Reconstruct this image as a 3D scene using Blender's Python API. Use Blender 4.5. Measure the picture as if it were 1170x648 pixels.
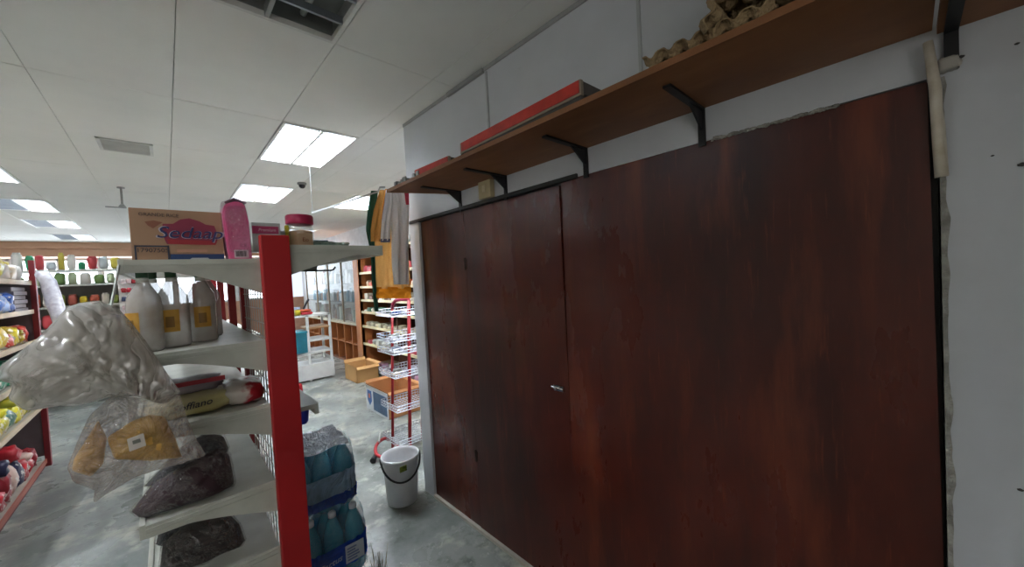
import bpy, bmesh, math, random
from mathutils import Vector, Matrix
for o in list(bpy.data.objects): bpy.data.objects.remove(o)
S = bpy.context.scene
rnd = random.Random(7)
# ---------------- camera ----------------
F, YAW, PIT, ROL, H = 423.34, 0.750861, -0.027143, -0.05254, 1.55
FW = Vector((math.sin(YAW)*math.cos(PIT), math.cos(YAW)*math.cos(PIT), math.sin(PIT)))
r0 = Vector((math.cos(YAW), -math.sin(YAW), 0)); u0 = r0.cross(FW)
R_ = r0*math.cos(ROL)+u0*math.sin(ROL); U_ = u0*math.cos(ROL)-r0*math.sin(ROL)
cd = bpy.data.cameras.new('camera'); cam = bpy.data.objects.new('camera', cd); S.collection.objects.link(cam)
cd.sensor_width = 36; cd.lens = F/1170*36; cd.clip_start = 0.05; cd.clip_end = 100
m = Matrix((R_, U_, -FW)).transposed().to_4x4(); m.translation = Vector((0, 0, H)); cam.matrix_world = m
S.camera = cam
# ---------------- world, exposure ----------------
w = bpy.data.worlds.new('world'); S.world = w; w.use_nodes = True
w.node_tree.nodes['Background'].inputs[0].default_value = (.80, .86, 1, 1)
w.node_tree.nodes['Background'].inputs[1].default_value = .25
vs = S.view_settings; vs.view_transform = 'Standard'; vs.look = 'None'; vs.gamma = 1; vs.exposure = 2.25
try: vs.use_curve_mapping = False
except Exception: pass
TUBE = 48.0        # emission of a lit fluorescent tube
WINDOW = 2.0
FRONT_FILL = .45       # glow of the unseen panes added behind the camera as fill light

def P(px, py, ax, v):
    """the world point on plane x/y/z = v that stands at this place of the photograph"""
    d = (px-585)*R_+(324-py)*U_+F*FW
    i = 'xyz'.index(ax); o = Vector((0, 0, H)); return o+d*((v-o[i])/d[i])
# ---------------- materials ----------------
def lin(h):
    h = h.lstrip('#'); c = [int(h[i:i+2], 16)/255 for i in (0, 2, 4)]
    return tuple(x/12.92 if x <= .04045 else ((x+.055)/1.055)**2.4 for x in c)+(1,)
MC = {}
def M(c, rough=.6, metal=0, c2=None, scale=8, stretch=(1, 1, 1), bump=0, bscale=None, alpha=1, emit=0, detail=4, lo=.35, hi=.65, trans=0, coat=0):
    key = (c, rough, metal, c2, scale, stretch, bump, bscale, alpha, emit, detail, lo, hi, trans, coat)
    if key in MC: return MC[key]
    ma = bpy.data.materials.new('mat_'+c.strip('#')); ma.use_nodes = True; nt = ma.node_tree; N = nt.nodes; L = nt.links
    b = N['Principled BSDF']; b.inputs['Base Color'].default_value = lin(c)
    b.inputs['Roughness'].default_value = rough; b.inputs['Metallic'].default_value = metal
    b.inputs['Alpha'].default_value = alpha; b.inputs['Transmission Weight'].default_value = trans
    b.inputs['Coat Weight'].default_value = coat
    if emit: b.inputs['Emission Color'].default_value = lin(c); b.inputs['Emission Strength'].default_value = emit
    tc = N.new('ShaderNodeTexCoord'); mp = N.new('ShaderNodeMapping'); L.new(tc.outputs['Object'], mp.inputs[0]); mp.inputs['Scale'].default_value = stretch
    if not c2 and not emit:
        c2 = '#'+''.join('%02x' % max(0, min(255, int(int(c.lstrip('#')[i:i+2], 16)*.93))) for i in (0, 2, 4))
    if c2:
        n = N.new('ShaderNodeTexNoise'); n.inputs['Scale'].default_value = scale; n.inputs['Detail'].default_value = detail
        L.new(mp.outputs[0], n.inputs['Vector']); r = N.new('ShaderNodeValToRGB')
        r.color_ramp.elements[0].position = lo; r.color_ramp.elements[1].position = hi
        r.color_ramp.elements[0].color = lin(c); r.color_ramp.elements[1].color = lin(c2)
        L.new(n.outputs[0], r.inputs[0]); L.new(r.outputs[0], b.inputs['Base Color'])
    if bump:
        n = N.new('ShaderNodeTexNoise'); n.inputs['Scale'].default_value = bscale or scale*3; n.inputs['Detail'].default_value = 5
        L.new(mp.outputs[0], n.inputs['Vector']); bp = N.new('ShaderNodeBump'); bp.inputs['Strength'].default_value = bump
        bp.inputs['Distance'].default_value = .02; L.new(n.outputs[0], bp.inputs['Height']); L.new(bp.outputs[0], b.inputs['Normal'])
    MC[key] = ma; return ma
def layered(name, base, layers, rough=.5, bump=.2, bscale=20, bstretch=(1, 1, 1), rvar=None):
    """base colour with successive noise-masked layers: (colour, scale, stretch, lo, hi, strength)"""
    ma = bpy.data.materials.new(name); ma.use_nodes = True; nt = ma.node_tree; N = nt.nodes; L = nt.links; b = N['Principled BSDF']
    tc = N.new('ShaderNodeTexCoord'); prev = N.new('ShaderNodeRGB'); prev.outputs[0].default_value = lin(base); prev = prev.outputs[0]
    for i, (c, sc, st, lo, hi, k) in enumerate(layers):
        mp = N.new('ShaderNodeMapping'); mp.inputs['Scale'].default_value = st; mp.inputs['Location'].default_value = (i*3.7, i*1.9, i*2.3); L.new(tc.outputs['Object'], mp.inputs[0])
        n = N.new('ShaderNodeTexNoise'); n.inputs['Scale'].default_value = sc; n.inputs['Detail'].default_value = 7; n.inputs['Roughness'].default_value = .6
        L.new(mp.outputs[0], n.inputs['Vector'])
        r = N.new('ShaderNodeMapRange'); r.inputs[1].default_value = lo; r.inputs[2].default_value = hi; r.inputs[4].default_value = k; L.new(n.outputs[0], r.inputs[0])
        mx = N.new('ShaderNodeMix'); mx.data_type = 'RGBA'; L.new(r.outputs[0], mx.inputs[0]); L.new(prev, mx.inputs[6]); mx.inputs[7].default_value = lin(c); prev = mx.outputs[2]
        if i == 0 and rvar:
            rr = N.new('ShaderNodeMapRange'); rr.inputs[1].default_value = .3; rr.inputs[2].default_value = .7; rr.inputs[3].default_value = rvar[0]; rr.inputs[4].default_value = rvar[1]
            L.new(n.outputs[0], rr.inputs[0]); L.new(rr.outputs[0], b.inputs['Roughness'])
    L.new(prev, b.inputs['Base Color'])
    if not rvar: b.inputs['Roughness'].default_value = rough
    mp = N.new('ShaderNodeMapping'); mp.inputs['Scale'].default_value = bstretch; L.new(tc.outputs['Object'], mp.inputs[0])
    n = N.new('ShaderNodeTexNoise'); n.inputs['Scale'].default_value = bscale; n.inputs['Detail'].default_value = 6; L.new(mp.outputs[0], n.inputs['Vector'])
    bp = N.new('ShaderNodeBump'); bp.inputs['Strength'].default_value = bump; bp.inputs['Distance'].default_value = .01; L.new(n.outputs[0], bp.inputs['Height']); L.new(bp.outputs[0], b.inputs['Normal'])
    return ma
CONC = layered('polished_concrete', '#8f948f', [('#5f6662', 2.2, (1, 1, 1), .42, .60, .85), ('#b9b9ad', 5, (1, 1, 1), .53, .66, .85), ('#4c524e', 9, (1, 1, 1), .56, .70, .7), ('#d3d3cb', 30, (1, 1, 1), .64, .74, .7)], bump=.12, bscale=14, rvar=(.18, .42))
PLASTER = layered('painted_plaster', '#bfc2c6', [('#b2b5b9', 3, (1, 1, 1), .4, .7, .6), ('#8f8d88', 22, (1, 1, 1), .70, .76, .5)], rough=.6, bump=.35, bscale=9)
CEIL = layered('ceiling_board', '#e4e4df', [('#d8d9d3', 1.5, (1, 1, 1), .4, .7, .6)], rough=.9, bump=.03, bscale=60)
PLY = layered('stained_plywood', '#521d11', [('#320d08', 1.6, (1, 1.6, .55), .42, .62, .9), ('#7a3a22', 5, (1, 1.6, .25), .52, .72, .6), ('#230907', 3, (1, 2.2, .3), .56, .72, .6), ('#9a4f33', 40, (1, 2, .15), .6, .75, .28)], bump=.10, bscale=5, bstretch=(1, 1, .5), rvar=(.22, .38))
BROWN = layered('shelf_board', '#84552f', [('#684024', 3, (1, .5, 1), .4, .65, .7), ('#9c6a44', 9, (1, .3, 1), .5, .7, .5)], rough=.55, bump=.1, bscale=12)
CARD = M('#c59a63', .8, c2='#b88b55', scale=4)
WOOD = M('#b8743f', .55, c2='#a56434', scale=4, stretch=(1, 1, .2))
WHITE = M('#d6d8d6', .45); CREAM = M('#d9cda8', .5); RED = M('#b00d14', .5, c2='#a00b12', scale=5); BLACK = M('#17181a', .5)
SHELFW = M('#c3c5ba', .42, c2='#b2b4a9', scale=12); STEEL = M('#b6b8b8', .3, .9); DARK = M('#2b2c2e', .6)
CHROME = M('#d8d8d8', .15, 1)
def plastic(c, alpha, name='film', bs=14, rough=.1, bump=1.0, gloss=.18):
    """crinkled clear film: transparent + cloudy body of density alpha + sharp glossy coat, creases from ridged noise"""
    key = ('film', c, alpha, bs, rough, bump, gloss)
    if key in MC: return MC[key]
    ma = bpy.data.materials.new('film_'+c.strip('#')); ma.use_nodes = True; nt = ma.node_tree; N = nt.nodes; L = nt.links
    N.remove(N['Principled BSDF']); out = N['Material Output']; tc = N.new('ShaderNodeTexCoord')
    n = N.new('ShaderNodeTexNoise'); n.inputs['Scale'].default_value = bs; n.inputs['Detail'].default_value = 3; n.inputs['Distortion'].default_value = 2.4; L.new(tc.outputs['Object'], n.inputs['Vector'])
    a = N.new('ShaderNodeMath'); a.operation = 'SUBTRACT'; a.inputs[1].default_value = .5; L.new(n.outputs[0], a.inputs[0])
    b = N.new('ShaderNodeMath'); b.operation = 'ABSOLUTE'; L.new(a.outputs[0], b.inputs[0]); p = N.new('ShaderNodeMath'); p.operation = 'POWER'; p.inputs[1].default_value = .6; L.new(b.outputs[0], p.inputs[0])
    bp = N.new('ShaderNodeBump'); bp.inputs['Strength'].default_value = bump; bp.inputs['Distance'].default_value = .04; L.new(p.outputs[0], bp.inputs['Height'])
    d = N.new('ShaderNodeBsdfDiffuse'); d.inputs[0].default_value = lin(c); L.new(bp.outputs[0], d.inputs['Normal']); tl = N.new('ShaderNodeBsdfTranslucent'); tl.inputs[0].default_value = lin(c)
    m0 = N.new('ShaderNodeMixShader'); m0.inputs[0].default_value = .55; L.new(d.outputs[0], m0.inputs[1]); L.new(tl.outputs[0], m0.inputs[2])
    tr = N.new('ShaderNodeBsdfTransparent'); m1 = N.new('ShaderNodeMixShader')
    mr = N.new('ShaderNodeMapRange'); mr.inputs[1].default_value = 0; mr.inputs[2].default_value = .16; mr.inputs[3].default_value = min(1, alpha*1.35); mr.inputs[4].default_value = alpha*.8; L.new(b.outputs[0], mr.inputs[0]); L.new(mr.outputs[0], m1.inputs[0])
    L.new(tr.outputs[0], m1.inputs[1]); L.new(m0.outputs[0], m1.inputs[2])
    g = N.new('ShaderNodeBsdfGlossy'); g.inputs['Roughness'].default_value = rough; L.new(bp.outputs[0], g.inputs['Normal'])
    lw = N.new('ShaderNodeLayerWeight'); lw.inputs[0].default_value = .35; L.new(bp.outputs[0], lw.inputs['Normal'])
    k = N.new('ShaderNodeMath'); k.operation = 'MULTIPLY_ADD'; k.inputs[1].default_value = .35; k.inputs[2].default_value = gloss*.6; L.new(lw.outputs['Fresnel'], k.inputs[0])
    m2 = N.new('ShaderNodeMixShader'); L.new(k.outputs[0], m2.inputs[0]); L.new(m1.outputs[0], m2.inputs[1]); L.new(g.outputs[0], m2.inputs[2]); L.new(m2.outputs[0], out.inputs[0])
    MC[key] = ma; return ma
def cname(h):
    v = [int(h.lstrip('#')[i:i+2], 16) for i in (0, 2, 4)]
    T = {'white': (216, 214, 206), 'red': (184, 46, 50), 'yellow': (205, 184, 46), 'blue': (65, 105, 185), 'green': (40, 130, 95), 'pale blue': (160, 185, 225), 'dark brown': (105, 80, 70), 'tan': (185, 150, 120), 'navy': (42, 42, 74), 'grey': (145, 150, 148), 'pink': (205, 100, 125), 'cream': (205, 195, 160), 'olive': (125, 145, 75), 'black': (35, 40, 48), 'orange': (200, 90, 60)}
    return min(T, key=lambda k: sum((a-b)**2 for a, b in zip(T[k], v)))
# ---------------- mesh helpers ----------------
C = S.collection
class MB:
    def __init__(s): s.bm = bmesh.new()
    def box(s, a, b, bev=0, mi=0):
        a, b = Vector(a), Vector(b); lo = Vector(map(min, a, b)); hi = Vector(map(max, a, b))
        v = [s.bm.verts.new((x, y, z)) for x in (lo.x, hi.x) for y in (lo.y, hi.y) for z in (lo.z, hi.z)]
        fs = [s.bm.faces.new([v[i] for i in q]) for q in ((0, 1, 3, 2), (4, 6, 7, 5), (0, 4, 5, 1), (2, 3, 7, 6), (0, 2, 6, 4), (1, 5, 7, 3))]
        for f in fs: f.material_index = mi
        if bev:
            es = list({e for f in fs for e in f.edges}); bmesh.ops.bevel(s.bm, geom=es, offset=bev, segments=2, affect='EDGES', profile=.6)
        return s
    def tube(s, pts, r, n=8, cap=True, mi=0):
        pts = [Vector(p) for p in pts]; rings = []
        for i, p in enumerate(pts):
            d = (pts[min(i+1, len(pts)-1)]-pts[max(i-1, 0)]).normalized()
            a = d.cross(Vector((0, 0, 1)) if abs(d.z) < .95 else Vector((1, 0, 0))).normalized(); b = d.cross(a)
            rr = r[i] if isinstance(r, (list, tuple)) else r
            rings.append([s.bm.verts.new(p+(a*math.cos(2*math.pi*k/n)+b*math.sin(2*math.pi*k/n))*rr) for k in range(n)])
        for A, B in zip(rings, rings[1:]):
            for k in range(n):
                f = s.bm.faces.new((A[k], A[(k+1) % n], B[(k+1) % n], B[k])); f.smooth = n > 6; f.material_index = mi
        if cap: s.bm.faces.new(rings[0][::-1]).material_index = mi; s.bm.faces.new(rings[-1]).material_index = mi
        return s
    def lathe(s, prof, c=(0, 0, 0), n=20, mi=0):
        c = Vector(c); rings = []
        for r, z in prof: rings.append([s.bm.verts.new(c+Vector((r*math.cos(2*math.pi*k/n), r*math.sin(2*math.pi*k/n), z))) for k in range(n)])
        for A, B in zip(rings, rings[1:]):
            for k in range(n):
                f = s.bm.faces.new((A[k], A[(k+1) % n], B[(k+1) % n], B[k])); f.smooth = True; f.material_index = mi
        if prof[0][0] > 1e-4: s.bm.faces.new(rings[0][::-1]).material_index = mi
        if prof[-1][0] > 1e-4: s.bm.faces.new(rings[-1]).material_index = mi
        return s
    def prism(s, poly, off, mi=0):
        off = Vector(off); a = [s.bm.verts.new(Vector(p)) for p in poly]; b = [s.bm.verts.new(Vector(p)+off) for p in poly]; n = len(a)
        s.bm.faces.new(a[::-1]).material_index = mi; s.bm.faces.new(b).material_index = mi
        for i in range(n): s.bm.faces.new((a[i], a[(i+1) % n], b[(i+1) % n], b[i])).material_index = mi
        return s
    def grid(s, fn, nu, nv, smooth=True, mi=0, wrap=False):
        g = [[s.bm.verts.new(fn(i/nu, j/nv)) for j in range(nv+1)] for i in range(nu+1)]
        for i in range(nu):
            for j in range(nv):
                f = s.bm.faces.new((g[i][j], g[i+1][j], g[i+1][j+1], g[i][j+1])); f.smooth = smooth; f.material_index = mi
        return s
def obj(name, mb, mats, parent=None, label=None, stuff=False, local=False):
    bm = mb.bm; bmesh.ops.recalc_face_normals(bm, faces=bm.faces)
    if parent is not None and not local:
        bmesh.ops.transform(bm, matrix=WM[parent.name].inverted(), verts=bm.verts)
    me = bpy.data.meshes.new(name); bm.to_mesh(me); bm.free()
    for q in (mats if isinstance(mats, (list, tuple)) else [mats]): me.materials.append(q)
    o = bpy.data.objects.new(name, me); C.objects.link(o)
    if parent is not None: o.parent = parent; WM[o.name] = WM[parent.name].copy()
    else: WM[o.name] = Matrix.Identity(4)
    if label: o['label'] = label
    if stuff: o['kind'] = 'stuff'
    return o
WM = {}
def thing(name, label, cat, loc=(0, 0, 0), rz=0, group=None):
    o = bpy.data.objects.new(name, None); C.objects.link(o); o.location = loc; o.rotation_euler = (0, 0, rz); o.empty_display_size = .05
    WM[o.name] = Matrix.Translation(Vector(loc)) @ Matrix.Rotation(rz, 4, 'Z')
    o['label'] = label; o['category'] = cat
    if group: o['group'] = group
    return o
def tag(o, label, cat, group=None, kind=None):
    # a one-mesh thing gets its origin at its base
    me = o.data
    if me and len(me.vertices) and o.parent is None:
        xs = [v.co for v in me.vertices]; c = Vector((sum(v.x for v in xs)/len(xs), sum(v.y for v in xs)/len(xs), min(v.z for v in xs)))
        me.transform(Matrix.Translation(-c)); o.location = c; WM[o.name] = Matrix.Translation(c)
    o['label'] = label; o['category'] = cat
    if group: o['group'] = group
    if kind: o['kind'] = kind
    return o
def struct(name, mb, mat, parent=None):
    o = obj(name, mb, mat, parent)
    if parent is None: o['kind'] = 'structure'
    return o
def dup(root, loc, rz=None, label=None, group=None):
    r = root.copy(); C.objects.link(r); r.location = loc
    if rz is not None: r.rotation_euler = (0, 0, rz)
    if label: r['label'] = label
    if group: r['group'] = group
    for ch in list(root.children):
        c = ch.copy(); C.objects.link(c); c.parent = r
        for g in ch.children:
            d = g.copy(); C.objects.link(d); d.parent = c
    return r
def text(body, size, M4, mat, parent, name='printed_text', extrude=.0008, shear=0, label=None):
    cu = bpy.data.curves.new(name, 'FONT'); cu.body = body; cu.size = size; cu.extrude = extrude; cu.align_x = 'CENTER'; cu.align_y = 'CENTER'; cu.shear = shear; cu.resolution_u = 3
    t = bpy.data.objects.new(name, cu); C.objects.link(t); bpy.context.view_layer.update()
    me = bpy.data.meshes.new_from_object(t.evaluated_get(bpy.context.evaluated_depsgraph_get())); bpy.data.objects.remove(t)
    me.transform(WM[parent.name].inverted() @ M4); me.materials.clear(); me.materials.append(mat)
    o = bpy.data.objects.new(name, me); C.objects.link(o); o.parent = parent; WM[o.name] = WM[parent.name].copy()
    if label: o['label'] = label
    return o
def face_minus_y(x, y, z, tilt=0):    # lettering frame that reads from the -Y side
    return Matrix.Translation((x, y, z)) @ Matrix.Rotation(math.pi/2, 4, 'X') @ Matrix.Rotation(tilt, 4, 'Z')
def sn(x, y=0, z=0):    # cheap smooth noise
    return (math.sin(x*1.7+y*2.3+z*1.1)+math.sin(x*3.1-y*1.9+z*2.7+1.3)*.6+math.sin(-x*5.3+y*4.7+z*3.9+2.1)*.35)/1.95
def inflate(poly, T, crumple=.006, rings=12, n=64, sx=1, freq=18, seed=0, flat_bottom=None, sharp=.5, axis=Vector((0, 1, 0))):
    """a filled bag: outline polygon (world points near one plane) puffed out to thickness T on both sides along axis"""
    pts = [Vector(p) for p in poly]; L = [0]
    for a, b in zip(pts, pts[1:]+pts[:1]): L.append(L[-1]+(b-a).length)
    out = []
    for k in range(n):
        t = k/n*L[-1]
        for i in range(len(pts)):
            if L[i] <= t <= L[i+1]: a, b = pts[i], pts[(i+1) % len(pts)]; out.append(a.lerp(b, (t-L[i])/max(1e-9, L[i+1]-L[i]))); break
    c = sum(out, Vector())/len(out); mb = MB(); sides = []
    for s in (-1, 1):
        rr = []
        for j in range(rings):
            t = 1-j/rings; h = T*(1-t**2.4)**sharp
            ring = []
            for k, p in enumerate(out):
                q = c+(p-c)*t
                d = sn(q.x*freq+seed, q.y*freq, q.z*freq+seed*2)*crumple*(1 if t < .99 else .3)+abs(sn(q.x*freq*2.3+s, seed, q.z*freq*2.1))*crumple*.6
                ring.append((q+axis*(s*h+d)))
            rr.append(ring)
        sides.append((rr, c+axis*s*T))
    edge = [mb.bm.verts.new(p) for p in sides[0][0][0]]
    for rr, cc in sides:
        prev = edge
        for ring in rr[1:]:
            cur = [mb.bm.verts.new(p) for p in ring]
            for k in range(n): f = mb.bm.faces.new((prev[k], prev[(k+1) % n], cur[(k+1) % n], cur[k])); f.smooth = True
            prev = cur
        v = mb.bm.verts.new(cc)
        for k in range(n): f = mb.bm.faces.new((prev[k], prev[(k+1) % n], v)); f.smooth = True
    return mb
def pouch(loc, sx, sy, sz, seed=0, crumple=.06, n=14):
    """a soft packet: rounded crumpled block centred on loc (base at loc.z)"""
    mb = MB(); loc = Vector(loc)
    def fn(u, v):
        th = 2*math.pi*u; ph = math.pi*(v-.5)
        def sp(c, e): return math.copysign(abs(c)**e, c)
        x = sp(math.cos(ph), .55)*sp(math.cos(th), .5); y = sp(math.cos(ph), .55)*sp(math.sin(th), .5); z = sp(math.sin(ph), .6)
        k = 1+crumple*sn(x*4+seed, y*4+seed*.7, z*4)
        return loc+Vector((x*sx/2*k, y*sy/2*k, max(0, (z*k+1))*sz/2))
    mb.grid(fn, n*2, n); bmesh.ops.remove_doubles(mb.bm, verts=mb.bm.verts, dist=1e-5); return mb

# =====================================================================  SETTING
ZC = 2.65; XL, XR, YB, YF = -3.6, 2.95, -1.6, 12.2
# floor
struct('floor', MB().box((XL, YB, -.05), (XR, YF, 0)), CONC)
# ceiling: boards with recessed joints
ceil = struct('ceiling', MB().box((XL, YB, ZC+.12), (XR, YF, ZC+.16)), M('#b7b7b0', .9))
cols = [-3.6+0, -3.03, -2.51, -1.99, -1.42, -.93, -.43, .09, .635, 1.15, 1.31, 1.83, 2.35, 2.95]
rows = [-1.6, -1.06, -.11, .84, 1.79, 2.85, 3.81, 4.78, 5.72, 6.65, 7.5, 8.3, 9.15, 10.1, 11.05, 12.2]
FIX = {}     # (col,row) -> state
for (ci, ri, st) in [(7, 3, 'off'), (8, 5, 'on'), (8, 7, 'on')]: FIX[(ci, ri)] = st
for ri in (1, 3, 5, 7, 9, 11, 13): FIX[(4, ri)] = 'half' if ri > 2 else 'off'
for ri in (2, 6, 10): FIX[(1, ri)] = 'on' if ri > 3 else 'off'
FIX[(11, 7)] = 'on'; FIX[(11, 11)] = 'on'; FIX[(11, 4)] = 'on'
tiles = {}
for i in range(len(cols)-1):
    for j in range(len(rows)-1):
        if (i, j) in FIX: continue
        g = .0016
        obj('ceiling_board', MB().box((cols[i]+g, rows[j]+g, ZC+rnd.uniform(0, .0015)), (cols[i+1]-g, rows[j+1]-g, ZC+.018)), CEIL, ceil)
TUBEM = M('#f4f8ff', .5, emit=TUBE); OFFT = M('#c9cfcb', .3); LOUV = M('#8f959b', .3, .6); FRAMEM = M('#d8d8d2', .4)
BODY = M('#a3a9ae', .35); BODYD = M('#8b8f8c', .5)
def troffer(x0, x1, y0, y1, st, label):
    t = thing('ceiling_light', label, 'ceiling light', ((x0+x1)/2, (y0+y1)/2, ZC-.006), 0, None)
    z0, z1 = ZC-.006, ZC+.018; fw = .018; f = MB()
    f.box((x0, y0, z0), (x1, y0+fw, z1)).box((x0, y1-fw, z0), (x1, y1, z1)).box((x0, y0+fw, z0), (x0+fw, y1-fw, z1)).box((x1-fw, y0+fw, z0), (x1, y1-fw, z1))
    obj('frame', f, FRAMEM, t)
    xm = (x0+x1)/2; b = MB(); zt = ZC+.10
    b.box((x0, y0, ZC+.018), (x0+.006, y1, zt)).box((x1-.006, y0, ZC+.018), (x1, y1, zt)).box((x0, y0, ZC+.018), (x1, y0+.006, zt)).box((x0, y1-.006, ZC+.018), (x1, y1, zt)).box((x0, y0, zt-.006), (x1, y1, zt))
    obj('housing', b, BODYD if st == 'off' else BODY, t)
    obj('divider', MB().box((xm-.008, y0+fw, z0), (xm+.008, y1-fw, ZC+.04)), FRAMEM if st != 'off' else BODYD, t)
    for k, xc in enumerate(((x0+xm)/2, (x1+xm)/2)):
        on = st == 'on' or (st == 'half' and k == 1)
        obj('tube', MB().tube([(xc, y0+.03, ZC+.062), (xc, y1-.03, ZC+.062)], .014, 8), TUBEM if on else OFFT, t)
    n = 12 if st != 'off' else 6; s = MB()
    for k in range(1, n):
        y = y0+(y1-y0)*k/n; wd = .008 if st != 'off' else .012
        s.box((x0+fw, y-wd/2, z0+.002), (x1-fw, y+wd/2, ZC+.026))
    obj('louver', s, LOUV, t)
labs = {(7, 3): 'unlit grey louvred ceiling light at the top edge of the photo nearest the camera', (8, 5): 'brightest and largest lit ceiling light, left of the wall shelf end', (8, 7): 'bright ceiling light just behind the largest lit one, above the pink lidded jar',
        (4, 7): 'half lit ceiling light cut by the left edge, nearest of the left row', (4, 9): 'half lit ceiling light, second nearest of the left row', (4, 11): 'half lit ceiling light, third of the left row',
        (4, 13): 'half lit ceiling light, farthest of the left row by the tan bulkhead', (11, 7): 'lit ceiling light over the tall brown shelf unit'}
off = {(1, 2): 'far left near the camera', (1, 6): 'far left midway down the shop', (1, 10): 'far left near the windows', (4, 1): 'left row behind the camera', (4, 3): 'left row beside the camera', (4, 5): 'left row ahead and out of frame', (11, 11): 'over the far end of the glass cabinet', (11, 4): 'just behind the end of the partition wall'}
for (i, j), st in FIX.items():
    troffer(cols[i]+.004, cols[i+1]-.004, rows[j]+.004, rows[j+1]-.004, st, labs.get((i, j)) or 'fluorescent ceiling light '+off[(i, j)])
# outer walls
struct('wall_left', MB().box((XL-.1, YB, 0), (XL, YF, ZC)), M('#cfcac0', .7))
struct('wall_back', MB().box((XL, YB-.1, 0), (XR, YB, 1.0)).box((XL, YB-.1, 2.4), (XR, YB, ZC)).box((-.4, YB-.1, 1.0), (XR, YB, 2.4)), M('#c9c9c6', .7))
for i in range(2):  # added glowing panes, out of view, to light surfaces that face the camera
    x = XL+1.6*i; wn = struct('window_%d' % (i+6), MB().box((x+.04, YB-.08, 1.0), (x+1.56, YB-.06, 2.4)), M('#eceae6', .4, emit=FRONT_FILL))
    obj('window_frame', MB().box((x, YB-.05, 1.0), (x+.05, YB, 2.4)).box((x+1.55, YB-.05, 1.0), (x+1.6, YB, 2.4)), WHITE, wn)
struct('wall_right_rear', MB().box((XR, 2.43, 0), (XR+.1, YF, ZC)), M('#cfd4d6', .6))
wf = struct('wall_far', MB().box((XL, YF, 0), (XR, YF+.1, 1.2)).box((XL, YF, 2.36), (XR, YF+.1, ZC)), M('#c99a80', .7))
# windows in the far wall, daylight behind
for i, x in enumerate([-3.4, -2.2, -1.0, .2, 1.4]):
    wn = struct('window_%d' % (i+1), MB().box((x, YF+.03, 1.2), (x+1.15, YF+.05, 2.36)), M('#dfeaf6', .4, emit=WINDOW))
    fr = MB()
    for a, b in (((x-.02, 1.2), (x+.03, 2.36)), ((x+1.12, 1.2), (x+1.17, 2.36)), ((x, 1.2), (x+1.15, 1.25)), ((x, 2.31), (x+1.15, 2.36)), ((x+.56, 1.2), (x+.59, 2.36))):
        fr.box((a[0], YF-.02, a[1]), (b[0], YF+.04, b[1]))
    obj('window_frame', fr, WHITE, wn)
struct('trim_1', MB().box((XL, 11.6, 2.36), (XR, YF, 2.56)).box((XL, 11.55, 2.52), (XR, YF, ZC)), M('#d3a78a', .6, c2='#c4977a', scale=2))
# the partition wall with the plywood front
WX = 1.30; PX = 1.316; PT = 1.945; E0 = 2.44
wr = MB(); wr.box((WX, YB, PT), (1.46, E0, ZC)).box((WX, 2.31, 0), (1.46, E0, PT)).box((WX, YB, 0), (1.46, -.055, PT)).box((1.40, -.055, 0), (1.46, 2.31, PT))
wall = struct('wall_right', wr, PLASTER)
struct('trim_2', MB().box((WX-.006, -1.5, ZC-.022), (WX, E0, ZC-.001)), M('#9b9c9a', .5))
struct('trim_3', MB().box((WX-.02, 1.52, ZC-.03), (WX-.002, 1.86, ZC-.008)), M('#8d8e8c', .5))
for i, (y, z0) in enumerate(((1.505, 2.10), (.648, 2.07))):
    struct('trim_%d' % (4+i), MB().box((WX-.007, y-.006, z0), (WX, y+.006, ZC-.03)), M('#a8aaab', .5))
struct('trim_6', MB().box((WX-.004, -1.5, 0), (WX+.03, 2.31, .02)), M('#b8b2a4', .7))
struct('trim_7', MB().box((WX-.012, .95, PT-.006), (WX+.016, 2.43, PT+.012)), M('#2a2a28', .7))
# rough mortar left along the edges of the opening
pl = MB()
def mortar(a, b, n, amp, ax):
    a, b = Vector(a), Vector(b)
    for k in range(n):
        t = k/n; p = a.lerp(b, t); s_ = .003+amp*abs(sn(k*.37, ax))+amp*.3*rnd.random()
        pl.lathe([(.0, -s_*.5), (s_*.9, -s_*.1), (s_*.7, s_*.35), (0, s_*.5)], p+Vector((0, sn(k*2.1)*.003, sn(k*1.3, 2)*.004)), 6)
mortar((WX, .42, PT-.002), (WX, .12, PT-.004), 90, .008, 1)
n_ = 90; zz_ = [1.94-1.9*k/n_ for k in range(n_+1)]
for sa in range(n_):
    a_, b_ = zz_[sa], zz_[sa+1]; wa = .004+.009*abs(sn(a_*9, 2))**2+.003*abs(sn(a_*60)); wb = .004+.009*abs(sn(b_*9, 2))**2+.003*abs(sn(b_*60))
    pl.prism([(WX-.003, -.052, a_), (WX-.003, -.055-wa, a_), (WX-.003, -.055-wb, b_), (WX-.003, -.052, b_)], (.004, 0, 0))
obj('mortar', pl, M('#a9a79f', .9, c2='#7d7b74', scale=30, bump=.5), wall, 'crumbled grey mortar along the opening', stuff=True)
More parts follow.
